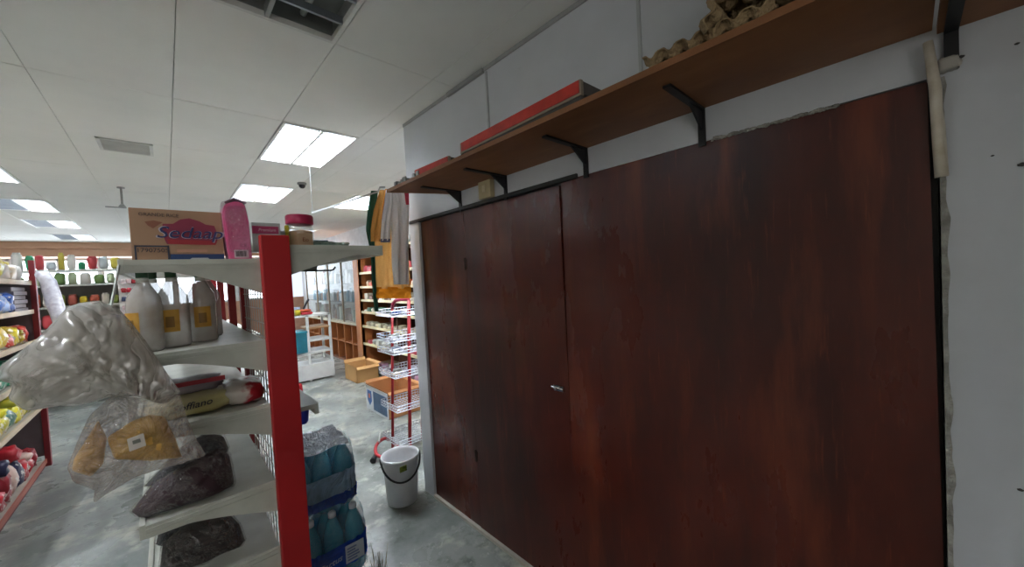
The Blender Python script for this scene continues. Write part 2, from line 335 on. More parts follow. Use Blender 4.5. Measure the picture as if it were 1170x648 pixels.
# plywood panels
gap = .003
ph = thing('plywood_partition', 'tall dark red-brown stained plywood front closing the opening in the white wall', 'partition', (PX, 1.1, 0))
obj('panel', MB().box((PX, 1.80+gap, .012), (PX+.012, 2.305, PT-.008)), PLY, ph, 'narrow plywood strip at the far end')
d = obj('door_leaf', MB().box((PX-.003, 1.062+gap, .015), (PX+.012, 1.80-gap, PT-.012)), PLY, ph, 'plywood door leaf with small chrome latch')
obj('panel', MB().prism([(PX-.012, -.052, .012), (PX-.012, 1.065, .012), (PX-.012, 1.045, PT+.004), (PX-.012, -.036, PT-.004)], (.018, 0, 0)), PLY, ph, 'widest plywood sheet nearest the camera')
obj('backing', MB().box((PX+.014, -.05, 0), (PX+.03, 2.31, PT)), BLACK, ph, 'black gap behind the plywood')
for z in (1.62, .46):
    obj('hinge', MB().tube([(PX-.006, 1.803, z-.035), (PX-.006, 1.803, z+.035)], .006, 8).box((PX-.006, 1.79, z-.03), (PX-.002, 1.816, z+.03)), M('#3a2a22', .5, .5), d)
lt = P(641, 445, 'x', PX-.02)
obj('latch', MB().tube([lt+Vector((0, .055, .004)), lt+Vector((0, -.012, 0))], .006, 8).box(lt+Vector((.0, -.012, -.012)), lt+Vector((.014, .045, .014)), .002).tube([lt+Vector((.0, .02, 0)), lt+Vector((-.02, .02, 0))], .005, 8), CHROME, d, 'chrome latch bolt')
# =====================================================================  LONG WALL SHELF
SX0 = .955; SZ = 2.05
wsf = thing('wall_shelf', 'long brown wooden wall shelf on black brackets above the plywood front', 'shelf', (1.13, 1, SZ))
sh = MB().prism([(SX0, 2.035, SZ), (WX, 1.885, SZ), (WX, -.045, SZ), (SX0, -.045, SZ)], (0, 0, .018))
obj('board', sh, BROWN, wsf)
obj('board', MB().box((SX0+.004, -.052, SZ-.012), (WX, -1.4, SZ+.008)), BROWN, wsf)
def bracket(y, par, z=SZ, mat=BLACK):
    b = MB(); b.box((1.045, y-.011, z-.007), (WX, y+.011, z)).box((WX-.007, y-.011, z-.12), (WX, y+.011, z))
    b.prism([(1.20, y-.003, z-.007), (WX-.007, y-.003, z-.007), (WX-.007, y-.003, z-.07)], (0, .006, 0))
    obj('bracket', b, mat, par)
for y in (.45, .905, 1.40, 1.80): bracket(y, wsf)
obj('bracket', MB().box((1.0, -.083, SZ-.022), (WX, -.062, SZ-.012)).box((WX-.012, -.083, SZ-.10), (WX, -.062, SZ-.012)), BLACK, wsf)
# metal shelf panels lying on it with red price edges
def metal_shelf(y0, y1, dx, label, ang=0, lift=0):
    c = Vector((SX0+.02+dx, (y0+y1)/2, SZ+.018+lift)); t = thing('metal_shelf_panel', label, 'shelf panel', c, ang)
    l = (y1-y0)/2
    obj('tray', MB().box((0, -l, .036), (.24, l, .044)).box((.23, -l, .004), (.24, l, .036)).box((0, -l, .004), (.24, -l+.006, .036)).box((0, l-.006, .004), (.24, l, .036)), M('#4d4844', .6), t, local=True)
    obj('dark_underside', MB().box((-.012, -l, -.018), (.05, l, -.001)).box((.03, -l, -.018), (.24, -l+.01, .004)), M('#3c3836', .6), t, local=True) if lift else None  # dark strips added below the lifted panel, painting its dark underside
    obj('front_edge', MB().box((-.014, -l, .0), (0, l, .048), .002), M('#8a7d6c', .5), t, local=True)
    obj('price_strip', MB().box((-.0165, -l+.006, .008), (-.014, l-.012, .046)), M('#c0301f', .45, c2='#a3261a', scale=20), t, 'red plastic price strip', local=True)
    return t
metal_shelf(.675, 1.34, .01, 'loose metal shelf panel with red front edge lying on the wall shelf, nearer one', -.03, .018)
metal_shelf(1.46, 1.76, .03, 'short metal shelf panel with faded red edge on the wall shelf, farther one', .05)
# small clutter at the far end of the shelf
for k in range(9):
    y = 1.72+k*.032; a = rnd.uniform(-.5, .5); x = SX0+.01+rnd.uniform(0, .02)
    o = obj('metal_bracket', MB().box((x, y-.012, SZ+.018), (x+.12, y-.002, SZ+.03+.012*(k % 3))).box((x-.004, y-.012, SZ+.018), (x+.004, y+.012, SZ+.052-.008*(k % 4))), M('#9a9c98', .4, .6), None)
    tag(o, 'loose grey metal bracket in the heap at the far end of the wall shelf', 'bracket', 'loose brackets on the wall shelf')
bx = P(578, 130, 'x', 1.12)
t = obj('grey_box', MB().box((1.1, 1.14, SZ+.018), (1.22, 1.25, SZ+.125), .004), M('#9da1a4', .5)); tag(t, 'small grey box standing on the wall shelf behind the red edged panel', 'box')
t = obj('orange_card', MB().box((1.12, 1.30, SZ+.018), (1.13, 1.37, SZ+.075)), M('#c9a070', .6)); tag(t, 'small tan card leaning on the wall shelf beside the grey box', 'card')
# egg trays
TRM = M('#a68f6c', .95, c2='#8d7757', scale=14, bump=.6, bscale=90)
def egg_tray(T4, label, rim=True):
    n, cell = 48, .0485
    mb = MB(); w_ = cell*6
    def fn(u, v):
        x = u*w_; y = v*w_; a = math.cos(2*math.pi*x/cell); b = math.cos(2*math.pi*y/cell)
        z = .016*max(-1, min(1, (a+b)*.8)); e = min(u, 1-u, v, 1-v)
        if e < .012: z = z*.75
        return T4 @ Vector((x, y, z+.024))
    mb.grid(fn, n, n); o = obj('egg_tray', mb, TRM)
    so = o.modifiers.new('thickness', 'SOLIDIFY'); so.thickness = .003; so.offset = 0
    return tag(o, label, 'egg tray', 'egg trays on the wall shelf')
T0 = Matrix.Translation((SX0+.012, .185, SZ+.019)) @ Matrix.Rotation(.02, 4, 'Z')
egg_tray(T0, 'grey-brown pulp egg tray lying flat at the bottom, its corrugated edge past the shelf front')
lb = ['lowest of the tilted egg trays', 'second tilted egg tray from below', 'third tilted egg tray from below', 'fourth tilted egg tray from below', 'topmost tilted egg tray of the stack']
for k in range(5):
    Tk = Matrix.Translation((SX0-.02+.004*k, .03-.002*k, SZ+.052+.013*k)) @ Matrix.Rotation(-.06+.02*(k % 3), 4, 'Z') @ Matrix.Rotation(.17, 4, 'X')
    egg_tray(Tk, lb[k]+', brown pulp, on the wall shelf')
egg_tray(Matrix.Translation((SX0-.012, .345, SZ+.05)) @ Matrix.Rotation(math.radians(112), 4, 'X'), 'brown pulp egg tray standing steeply on edge behind the tilted stack')
# conduit hanging beside the plywood
cp = thing('hanging_conduit', 'off-white bundle of broken plastic conduit hanging from the shelf end beside the plywood', 'conduit', (WX-.02, -.05, 1.70))
a0, a1 = P(1060, 48, 'x', 1.27), P(1076, 202, 'x', 1.285)
obj('pipe', MB().tube([a0, a0.lerp(a1, .35)+Vector((0, -.004, 0)), a0.lerp(a1, .7), a1], [.008, .010, .009, .011], 10), M('#b7ac95', .6, c2='#cfc8ba', scale=20), cp)
b0 = P(1066, 90, 'x', 1.28); b1 = P(1079, 200, 'x', 1.288)
obj('pipe', MB().tube([b0, b0.lerp(b1, .5)+Vector((0, -.003, 0)), b1], .007, 10), M('#c9c2b2', .6), cp)
obj('plaster_lump', pouch(P(1083, 82, 'x', WX-.01), .03, .035, .03, 3, .25, 8), M('#b7b3aa', .9), cp)
# wall socket below the shelf
sk = thing('switch_box', 'small beige wall switch box under the shelf above the plywood door', 'switch', (WX-.02, 1.575, 1.98))
q = P(555, 216, 'x', WX-.02)
obj('case', MB().box((WX-.032, q.y-.05, q.z-.05), (WX, q.y+.05, q.z+.05), .004), M('#b7a884', .5), sk)
obj('rocker', MB().box((WX-.037, q.y-.012, q.z-.018), (WX-.031, q.y+.012, q.z+.018), .002), M('#cfc3a2', .4), sk)
# pits and marks on the near white wall
for k, (px, py, s_) in enumerate([(1098, 65, .006), (1168, 188, .007), (1162, 50, .004), (1166, 560, .005), (1134, 178, .003)]):
    p = P(px, py, 'x', WX-.0005); obj('chip', MB().lathe([(0, -.6*s_), (s_*.8, -.3*s_), (s_, .2*s_), (0, .7*s_)], p, 7), M('#4a4845', .9), wall, 'dark chip in the plaster')
# =====================================================================  GONDOLA (nearest)
G0, GY1 = 1.30, 2.95; GX0, GX1 = .205, .280; GC = .243
gd = thing('gondola_shelving', 'double sided white metal gondola shelving with red end post in the foreground', 'shelving', (GC, 2.1, 0))
obj('end_post', MB().box((GX0, G0-.03, 0), (GX1, G0-.002, 1.70), .004), RED, gd, 'bright red flat end post')
for y in (1.97, 2.40, 2.90): obj('post', MB().box((GC-.012, y-.02, 0), (GC+.018, y+.02, 1.63)), M('#8e1a1c', .5), gd, 'dark red inner post')
wp = MB()
for k in range(13): wp.box((GC-.002, G0+.02+k*.05, .3), (GC+.002, G0+.023+k*.05, 1.6))
for k in range(26): wp.box((GC-.002, G0, .32+k*.05), (GC+.002, 1.95, .323+k*.05))
obj('wire_back', wp, M('#b9b5ad', .5, .4), gd, 'wire mesh back panel')
levels = [1.630, 1.392, 1.202, .972, .775, .575, .36]
def gshelf(z, side, depth, lv):
    x0 = GX0 if side < 0 else GX1; x1 = x0+side*depth; y1 = GY1 if side < 0 else 2.3
    s = obj('shelf', MB().box((x0, G0, z-.004), (x1, y1, z)).box((x1, G0, z-.032), (x1+side*.012, y1, z+.004), .002), SHELFW, gd)
    n = 14; poly = [(x1, G0-.006, z+.002), (x0, G0-.006, z+.002)]
    d = x1-x0; hin = .092 if lv else .10
    for k in range(n+1):
        t = k/n; e = .030+(hin-.030)*(0 if t > .72 else (1-t/.72)**1.25)
        poly.append((x0+d*t, G0-.006, z-e))
    obj('side_bracket', MB().prism(poly, (0, .008, 0)), SHELFW, s)
    rib = MB().box((x0+d*.02, G0-.009, z-.012), (x1, G0-.005, z-.006)).box((x0+d*.02, G0-.009, z-.022), (x1, G0-.005, z-.0185))
    obj('ridge', rib, SHELFW, s)
    return s
for i, z in enumerate(levels): gshelf(z, -1, .275, i)
gshelf(1.672, 1, .29, 1)
obj('bracket_shade', MB().prism([P(a, b, 'y', 1.7) for a, b in [(325, 309), (362, 309), (364, 295), (325, 297)]], (0, .01, 0)), M('#6f736c', .6), gd, 'rear bracket plate with the underside shade painted in dark grey')  # shade under the right top shelf, painted as a dark grey plate
obj('black_rod', MB().tube([P(a, b, 'y', 1.68) for a, b in [(320, 309.5), (350, 309.5), (378, 309), (381, 308), (383, 305)]], .004, 6), BLACK, gd, 'thin black rod with upturned end')
obj('small_shelf', MB().box((GX1, 1.36, 1.135), (.352, 1.80, 1.15)).box((.34, 1.36, 1.115), (.352, 1.80, 1.136)), SHELFW, gd, 'short white shelf on the right side')
obj('price_rail', MB().box((GX0-.275, G0-.012, 1.289+.012), (GX0-.10, G0-.006, 1.300+.012)), M('#8a1420', .5), gd, 'dark red edge strip under the second shelf')
obj('hook', MB().tube([P(136, 303, 'y', G0-.01), P(130, 335, 'y', G0-.03), P(124, 362, 'y', G0-.05)], .003, 6), M('#c6cac4', .3, .6), gd, 'thin wire hook at the left end')
kb = MB().box((GX0-.26, G0+.02, 0), (GX1+.04, GY1, .12)); obj('base', kb, M('#8b8f8a', .5), gd)
# -------- carton and things on top
z = 1.634
cx0, cx1, cy = -.062, .137, 1.43
ct = thing('instant_noodle_carton', 'brown corrugated carton printed with magenta brand badge on the top shelf', 'carton', ((cx0+cx1)/2, cy+.15, z))
CARDB = M('#a9876c', .8, c2='#9f7d63', scale=5)
obj('box', MB().box((cx0, cy, z), (cx1, cy+.30, z+.148), .002), CARDB, ct)
yf = cy-.001
def blob(pts, y=yf, th=.0012): return MB().prism([(x, y, zz) for x, zz in pts], (0, -th, 0))
cw = cx1-cx0
def U(u, v): return (cx0+cw*u, z+.148*v)
bl = [U(*q) for q in [(.33, .72), (.44, .73), (.52, .82), (.62, .85), (.73, .80), (.80, .74), (.90, .72), (.92, .62), (.93, .45), (.91, .36), (.80, .33), (.36, .34), (.34, .42), (.32, .60)]]
obj('badge', blob(bl), M('#8c2c46', .6), ct, 'magenta brand badge')
obj('badge_stripe', blob([U(.36, .43), U(.92, .41), U(.9, .33), U(.38, .34)], yf-.0012, .0006), M('#a3242f', .6), ct, 'red lower band of the badge')
text('Sedaap', .049, face_minus_y(*[(U(.62, .55)[0]), yf-.002, U(.62, .55)[1]]) @ Matrix.Scale(1.12, 4, (1, 0, 0)), M('#b9b4c0', .6), ct, 'lettering', .0008, .25, 'pale outline of the brand lettering')
text('Sedaap', .046, face_minus_y(*[(U(.62, .55)[0]), yf-.0035, U(.62, .55)[1]]) @ Matrix.Scale(1.14, 4, (1, 0, 0)), M('#262f63', .6), ct, 'lettering', .0006, .25, 'dark blue brand lettering')
text('GRANDE RICE', .013, face_minus_y(*[U(.30, .885)[0], yf-.001, U(.3, .885)[1]]), M('#49413f', .6), ct, 'small_print', .0004)
obj('stamp', blob([U(.15, .75), U(.24, .78), U(.33, .75), U(.27, .68), U(.23, .63), U(.18, .68)], yf, .0005), M('#8d5a45', .7), ct, 'faint brown emblem')
fr = MB()
for a, b in (((.03, .0), (.05, .30)), ((.36, .0), (.38, .30)), ((.03, .28), (.38, .31))):
    A, B = U(*a), U(*b); fr.box((A[0], yf-.001, A[1]), (B[0], yf, B[1]))
obj('code_frame', fr, M('#353a4a', .6), ct); text('17907505', .0165, face_minus_y(*[U(.21, .215)[0], yf-.001, U(.2, .215)[1]]), M('#3c3a40', .6), ct, 'code_lettering', .0004)
A, B = U(.385, .0), U(.995, .145); obj('blue_band', MB().box((A[0], yf-.001, A[1]), (B[0], yf, B[1])), M('#24406f', .6), ct, 'blue printed band')
A, B = U(.56, .0), U(.84, .07); obj('white_patch', blob([(A[0], A[1]+.001), (B[0], A[1]+.001), (B[0]-.008, B[1]), (A[0]+.012, B[1])], yf-.001, .0005), M('#c9ccd0', .6), ct)
A, B = U(.46, .18), U(.80, .24); obj('pale_band', MB().box((A[0], yf-.0008, A[1]), (B[0], yf, B[1])), M('#b98a72', .7), ct)
# pink carton in plastic
pk = thing('pink_packet', 'tall pink packet in loose clear plastic standing beside the noodle carton', 'packet', (.172, 1.46, z))
pg = MB().prism([(.145, 1.40, z), (.203, 1.40, z), (.200, 1.40, z+.12), (.193, 1.40, z+.175), (.172, 1.40, z+.182), (.143, 1.40, z+.17), (.136, 1.40, z+.14)], (0, .09, 0))
bmesh.ops.bevel(pg.bm, geom=list(pg.bm.edges), offset=.004, segments=2, affect='EDGES'); obj('packet_body', pg, M('#d64f86', .35, c2='#dc7fa6', scale=14), pk)
obj('top_fold', MB().prism([(.143, 1.395, z+.172), (.171, 1.42, z+.192), (.197, 1.395, z+.176), (.19, 1.47, z+.176), (.15, 1.47, z+.174)], (0, 0, .004)), M('#8d7c84', .3), pk, 'grey folded plastic top')
obj('label_panel', MB().box((.158, 1.3985, z+.008), (.194, 1.40, z+.032)), M('#e2c9d2', .5), pk)
bc = MB(); x = .162
while x < .189: wd = rnd.choice([.0008, .0014, .002]); bc.box((x, 1.3975, z+.012), (x+wd, 1.3985, z+.028)); x += wd+rnd.choice([.001, .0016])
obj('barcode', bc, M('#3b3337', .6), pk, stuff=True)
text('CE', .012, face_minus_y(.183, 1.398, z+.045), M('#8d3058', .6), pk, 'small_print', .0004)
ppoly = [Vector((a, 1.44, z+b)) for a, b in [(.140, .002), (.208, .002), (.209, .10), (.203, .16), (.196, .188), (.165, .196), (.138, .182), (.132, .14), (.138, .07)]]
obj('plastic_sleeve', inflate(ppoly, .058, .003, 8, 44, freq=60), plastic('#e6d3dc', .07, bs=22), pk, 'clear plastic sleeve')
# behind the post on the right top shelf
z = 1.676
t = thing('purple_white_box', 'white carton with crimson band and purple flowers behind the red post top', 'box', (.28, 1.63, z))
obj('box', MB().box((.235, 1.6, z), (.325, 1.66, z+.106), .002), M('#c9cdc9', .6), t)
obj('crimson_band', MB().box((.237, 1.598, z+.066), (.318, 1.6, z+.093)), M('#b8426c', .5), t); text('Premium', .015, face_minus_y(.282, 1.597, z+.079), M('#e6cfd6', .6), t, 'lettering', .0004, .2)
for x_ in (.27, .30): obj('flower_print', MB().lathe([(0, -.001), (.014, 0), (0, .001)], (0, 0, 0), 8), M('#54449a', .6), t).matrix_local = WM[t.name].inverted() @ (Matrix.Translation((x_, 1.5985, z+.054)) @ Matrix.Rotation(math.pi/2, 4, 'X'))
t = thing('yellow_sachet_strip', 'yellow sachet strip standing between the white carton and the pink lidded jar', 'sachet', (.352, 1.63, z))
for k in range(3): obj('sachet', pouch((.350, 1.62, z+.002+k*.034), .016, .012, .034, k, .1, 6), M('#c9b62a' if k != 1 else '#a89a1c', .4), t)
t = obj('white_bag', pouch((.338, 1.67, z), .045, .05, .085, 3, .15, 10), M('#cdd0cf', .4)); tag(t, 'white paper bag behind the yellow sachets', 'bag')
jr = thing('biscuit_jar', 'clear plastic jar of biscuits with a pink screw lid on the top shelf', 'jar', (.405, 1.66, z))
obj('jar_body', MB().lathe([(.044, 0), (.048, .004), (.048, .095), (.044, .108), (.042, .112)], (.405, 1.66, z), 28), plastic('#dfe6df', .08, bs=10, bump=.05), jr, 'clear jar wall')
obj('contents', MB().lathe([(.044, .003), (.044, .085), (.02, .09), (0, .089)], (.405, 1.66, z), 20), M('#cfa87f', .8, c2='#dcb88f', scale=40), jr, 'tan biscuits')
obj('lid', MB().lathe([(.046, .112), (.0495, .115), (.0495, .143), (.046, .149), (0, .151)], (.405, 1.66, z), 32), M('#b02350', .35), jr, 'pink screw lid')
obj('jar_label', MB().box((.380, 1.6105, z+.018), (.435, 1.613, z+.074), .001), M('#c2a07e', .6), jr)
text('Eo', .022, face_minus_y(.41, 1.609, z+.048), M('#8b4a22', .6), jr, 'lettering', .0004)
t = thing('green_plastic_bag', 'pale green crumpled plastic bag with dark blue box on the top shelf end', 'bag', (.52, 1.72, z))
obj('bag', pouch((.50, 1.72, z), .19, .10, .05, 5, .3, 14), plastic('#a9c3b3', .6, bs=14), t)
t = obj('blue_box', MB().box((.46, 1.86, z), (.57, 1.94, z+.075), .003), M('#3d5a72', .5)); tag(t, 'dark blue box behind the green plastic bag', 'box')
# frosted bottles on the second shelf
zb = levels[1]
def bottle(x, y, lab, r=.036, h=.222, first=[None], rz=0):
    if first[0] is None:
        t = thing('frosted_bottle', lab, 'bottle', (x, y, zb), rz, 'frosted bottles on the second shelf')
        obj('glass_body', MB().lathe([(r*.9, 0), (r, .006), (r, .12), (r*.93, .145), (r*.5, .175), (.011, .19), (.010, .205)], (0, 0, 0), 24), M('#cfcac4', .2, alpha=.7, bump=.08, bscale=20, c2='#b8b0a6', scale=16), t, 'cloudy white body', local=True)
        lbm = MB(); lbm.grid(lambda u, v: Vector((math.cos(-2.35+u*1.1)*(r+.0012), math.sin(-2.35+u*1.1)*(r+.0012), .045+v*.062)), 14, 2); obj('paper_label', lbm, M('#c99a3c', .5, c2='#b88527', scale=30), t, 'golden paper label', local=True)
        cm = MB(); cm.grid(lambda u, v: Vector((math.cos(-2.05+u*.5)*(r+.0022), math.sin(-2.05+u*.5)*(r+.0022), .058+v*.03)), 8, 2); obj('label_emblem', cm, M('#8a6420', .5), t, local=True)
        obj('cap', MB().lathe([(.0125, .198), (.0125, .216), (.011, .219), (0, .219)], (0, 0, 0), 16), M('#2e5a3a', .4), t, 'green screw cap', local=True)
        obj('cap_ring', MB().lathe([(.0128, .186), (.0128, .197)], (0, 0, 0), 16), M('#d7d9d0', .4), t, local=True); first[0] = t; return t
    return dup(first[0], (x, y, zb), rz, lab)
bottle(.012, 1.44, 'cloudy white bottle with golden label and green cap, middle of the front row')
bottle(-.045, 1.40, 'cloudy white bottle at the left front of the second shelf half behind the plastic bag', rz=-.6)
bottle(.078, 1.50, 'cloudy white bottle with golden label and green cap, right of the others', rz=.2)
bottle(-.03, 1.55, 'cloudy white bottle behind the left front bottle', rz=.4)
bottle(.10, 1.62, 'cloudy white bottle farthest back on the second shelf', rz=.1)
# packets on the third shelf
zs = levels[2]
t = thing('cream_packet', 'cream packet with dark handwritten style script lying on the third shelf', 'packet', (.04, 1.40, zs))
obj('packet_body', pouch((.035, 1.42, zs), .19, .16, .055, 1, .08), M('#cfc6a6', .4, c2='#b3aa70', scale=7), t)
text('Soffiano', .026, face_minus_y(.035, 1.336, zs+.034, .06), M('#2a2638', .5), t, 'lettering', .0008, .3)
t = thing('red_white_packet', 'white packet with red design lying beside the cream packet under the second shelf', 'packet', (.15, 1.43, zs))
obj('packet_body', pouch((.155, 1.42, zs), .10, .17, .062, 4, .1), M('#c9c2b9', .3, c2='#a3202a', scale=11, lo=.5, hi=.56), t)
t = obj('grey_packet', pouch((.03, 1.46, zs+.052), .16, .14, .035, 6, .12), M('#8d8489', .35)); tag(t, 'mauve grey packet lying on top of the cream packet', 'packet')
# dark garments wrapped in plastic on shelves four and five
def garment_pack(name, poly, y, T, c, c2, label, sc=9, al=.02, film='#d9d9df', sd=1):
    pts = [P(px, py, 'y', y) for px, py in poly]
    base = min(pts, key=lambda p: p.z); t = thing(name, label, 'packet', (base.x+.08, y, base.z))
    obj('folded_cloth', inflate(pts, T, .006, 8, 48, seed=sd, freq=22), M(c, .7, c2=c2, scale=sc, stretch=(1, 1, 3)), t, 'dark folded cloth')
    c0 = sum(pts, Vector())/len(pts); big = [c0+(p-c0)*1.05+Vector((0, 0, .002)) for p in pts]
    obj('plastic_wrap', inflate(big, T+.007, .010, 10, 60, freq=46, seed=sd+3), plastic(film, al, bs=9, rough=.05, gloss=.12), t, 'glossy clear plastic wrap')
    return t
garment_pack('wrapped_dark_shirt', [(150, 585), (172, 556), (215, 530), (250, 512), (262, 520), (268, 552), (240, 566), (190, 583), (160, 592)], 1.36, .05, '#2c1a20', '#3c222a', 'maroon-black folded garment in glossy plastic on the fourth shelf, lower of the two')
garment_pack('wrapped_black_shirt', [(165, 556), (200, 520), (235, 495), (255, 498), (262, 514), (225, 532), (180, 556)], 1.42, .05, '#1b1b20', '#29262b', 'black folded garment in glossy plastic lying on top of the maroon one', sd=2)
garment_pack('wrapped_brown_fabric', [(183, 648), (186, 622), (215, 600), (262, 588), (274, 600), (280, 618), (235, 640), (200, 655)], 1.36, .045, '#3e332f', '#1e1a1a', 'brown-black sparkling packet in glossy plastic on the fifth shelf', sc=40, sd=5)
garment_pack('wrapped_navy_fabric', [(178, 622), (182, 606), (215, 592), (255, 578), (266, 588), (225, 604), (190, 622)], 1.42, .04, '#15171c', '#202530', 'thin black folded packet under the fourth shelf edge, above the brown one', sd=7)
# -------- hanging plastic bags at the gondola's left end
YH = 1.17
bag1 = [(92, 346), (112, 343), (135, 352), (150, 368), (168, 392), (190, 425), (206, 448), (190, 462), (160, 452), (128, 452), (100, 462), (60, 466), (28, 470), (8, 455), (14, 440), (-12, 432), (0, 418), (22, 402), (46, 384), (66, 362), (78, 350)]
t = thing('large_plastic_bag', 'large crumpled clear plastic bag hanging at the left end of the gondola', 'bag', P(110, 345, 'y', YH))
pts = [P(a, b, 'y', YH) for a, b in bag1]
obj('bag_film', inflate(pts, .075, .014, 14, 90, freq=26, seed=2), plastic('#e6e2da', .42, bs=4.5, rough=.08, gloss=.2), t, 'clear crumpled film')
c0 = sum(pts, Vector())/len(pts); obj('inner_film', inflate([c0+(p-c0)*.86 for p in pts], .05, .012, 10, 70, freq=34, seed=9), plastic('#dcd6cc', .6, bs=5, rough=.25, gloss=.05), t, 'second layer of greyish film inside')
bag2 = [(128, 452), (165, 455), (205, 450), (214, 478), (226, 505), (236, 520), (206, 531), (165, 540), (120, 566), (106, 575), (108, 560), (84, 552), (76, 535), (88, 505), (102, 475)]
t = thing('bag_of_yellow_cloth', 'clear plastic bag holding a mustard yellow item with white sticker, hanging below the large bag', 'bag', P(150, 455, 'y', YH-.03))
pts = [P(a, b, 'y', YH-.03) for a, b in bag2]
obj('bag_film', inflate(pts, .045, .009, 12, 80, freq=40, seed=4), plastic('#e2d3cc', .25, bs=12, rough=.1), t, 'clear crumpled film')
inn = [(150, 482), (170, 474), (188, 476), (200, 500), (208, 523), (172, 527), (130, 524), (122, 500)]
obj('yellow_cloth', inflate([P(a, b, 'y', YH-.04) for a, b in inn], .028, .005, 8, 48, freq=40, seed=6), M('#f2c468', .7, c2='#dfae55', scale=12, bump=.4), t, 'mustard yellow cloth')
inn = [(100, 500), (112, 480), (122, 500), (118, 530), (104, 545), (82, 538), (84, 525)]
obj('yellow_cloth', inflate([P(a, b, 'y', YH-.02) for a, b in inn], .018, .004, 6, 40, freq=40, seed=8), M('#e8b85e', .7, c2='#cf9f50', scale=12), t, 'mustard yellow cloth')
stp = [P(a, b, 'y', YH-.088) for a, b in [(145, 502), (164, 495), (167, 509), (148, 516)]]
obj('sticker', MB().prism(stp, (0, -.0015, 0)), M('#d9d2c8', .5), t, 'white square sticker')
stp = [P(a, b, 'y', YH-.0905) for a, b in [(151, 504), (160, 501), (161, 505), (152, 508)]]
obj('sticker_print', MB().prism(stp, (0, -.0006, 0)), M('#7d8076', .5), t)
# =====================================================================  WATER PACKS
BOT = M('#4fb0c6', .07, alpha=.72, c2='#3690b4', scale=6); 
def pack(x0, y0, z0, lab, nx=3, ny=3, r=.043, h=.285, wordside=True, pale=False):
    t = thing('water_bottle_pack', lab, 'bottle pack', (x0+nx*r, y0+ny*r, z0))
    first = None
    for i in range(nx):
        for j in range(ny):
            c = Vector((x0+r+2*r*i, y0+r+2*r*j, z0))-t.location
            if first is None:
                first = obj('water_bottle', MB().lathe([(r*.8, 0), (r*.95, .01), (r*.95, .06), (r*.88, .07), (r*.95, .08), (r*.95, .17), (r*.85, .20), (r*.45, .245), (.014, .26), (.014, .268)], (0, 0, 0), 18), BOT, t, local=True); first.location = c
                k = obj('cap', MB().lathe([(.0155, .262), (.0155, .280), (.013, .283), (0, .283)], (0, 0, 0), 14), M('#e6ecf2', .4), first, local=True)
            else:
                b = first.copy(); C.objects.link(b); b.location = c; kk = k.copy(); C.objects.link(kk); kk.parent = b
    e = .004; X0, X1, Y0, Y1 = x0-e, x0+2*r*nx+e, y0-e, y0+2*r*ny+e
    def wrapm(za, zb, off=0, nz=10, am=.004, tp=False):
        mb = MB()
        def fn(u, v):
            th = 2*math.pi*u; cx, cy = (X0+X1)/2, (Y0+Y1)/2
            sp = lambda c: math.copysign(abs(c)**.35, c)
            zz = za+(zb-za)*v; k_ = 1-.10*max(0, (zz-.2)/.08)**1.5 if zz > .2 else 1
            rip = .0035*math.sin(th*26)*(1 if zz < .2 else .4)+am*sn(th*6, zz*30)
            return Vector((cx+(sp(math.cos(th))*(X1-X0)/2*k_)+math.cos(th)*(rip+off), cy+(sp(math.sin(th))*(Y1-Y0)/2*k_)+math.sin(th)*(rip+off), z0+zz+am*sn(th*9, v*3)))
        mb.grid(fn, 96, nz); return mb
    obj('shrink_film', wrapm(.002, .275), plastic('#b4d2e4', .06, bs=9, rough=.05, gloss=.08), t, 'clear shrink film')
    obj('printed_band', wrapm(.055, .155, .002, 6, .003), plastic('#1450c8', .88, bs=12, rough=.15, bump=.4, gloss=.08) if not pale else plastic('#bcd4ea', .8, bs=9, rough=.2, gloss=.05), t, 'printed film band')
    if pale: obj('lower_band', wrapm(.02, .065, .003, 4, .006), plastic('#1c55c4', .9, bs=12, rough=.2), t, 'blue lower band')
    if pale:
        fl = MB()
        for k in range(7):
            y = Y0+.03*k; fl.grid(lambda u, v, y=y: Vector((X0+.02+(X1-X0-.05)*u, y+.028*v, z0+.268+.022*v+.006*math.sin(u*9+y*60))), 14, 3)
        obj('top_film', fl, plastic('#e8f0fa', .9, bs=14, rough=.15, gloss=.05), t, 'pleated white film on top')
    else:
        yl = Y0-.0075
        obj('white_panel', MB().box((X1-.105, yl-.002, z0+.066), (X1-.028, yl+.001, z0+.142), .001), M('#b9c6d3', .3), t, 'white information panel')
        ln = MB()
        for k in range(5): ln.box((X1-.098, yl-.003, z0+.076+k*.012), (X1-.098+rnd.uniform(.03, .05), yl-.002, z0+.082+k*.012))
        obj('panel_print', ln, M('#6b7ba6', .5), t, stuff=True)
        text('Cactus', .034, face_minus_y(X0+.098, yl-.002, z0+.10, .1), M('#9db6dd', .5), t, 'script_lettering', .001, .35)
    return t
pack(.335, 1.66, .0, 'bottom pack of blue tinted water bottles on the floor, lowest of the stack')
pack(.335, 1.66, .288, 'shrink-wrapped water bottle pack with dark blue printed band, middle of the stack')
pack(.318, 1.70, .576, 'topmost water bottle pack with pale band and pleated white film top', pale=True)
t = obj('blue_scoop', MB().lathe([(.012, 0), (.02, .01), (.026, .07), (.022, .075), (.016, .02), (0, .012)], P(347, 484, 'y', 1.85), 12), M('#1f35b5', .4)); tag(t, 'small dark blue plastic cup on the water pack beside the red post', 'cup')
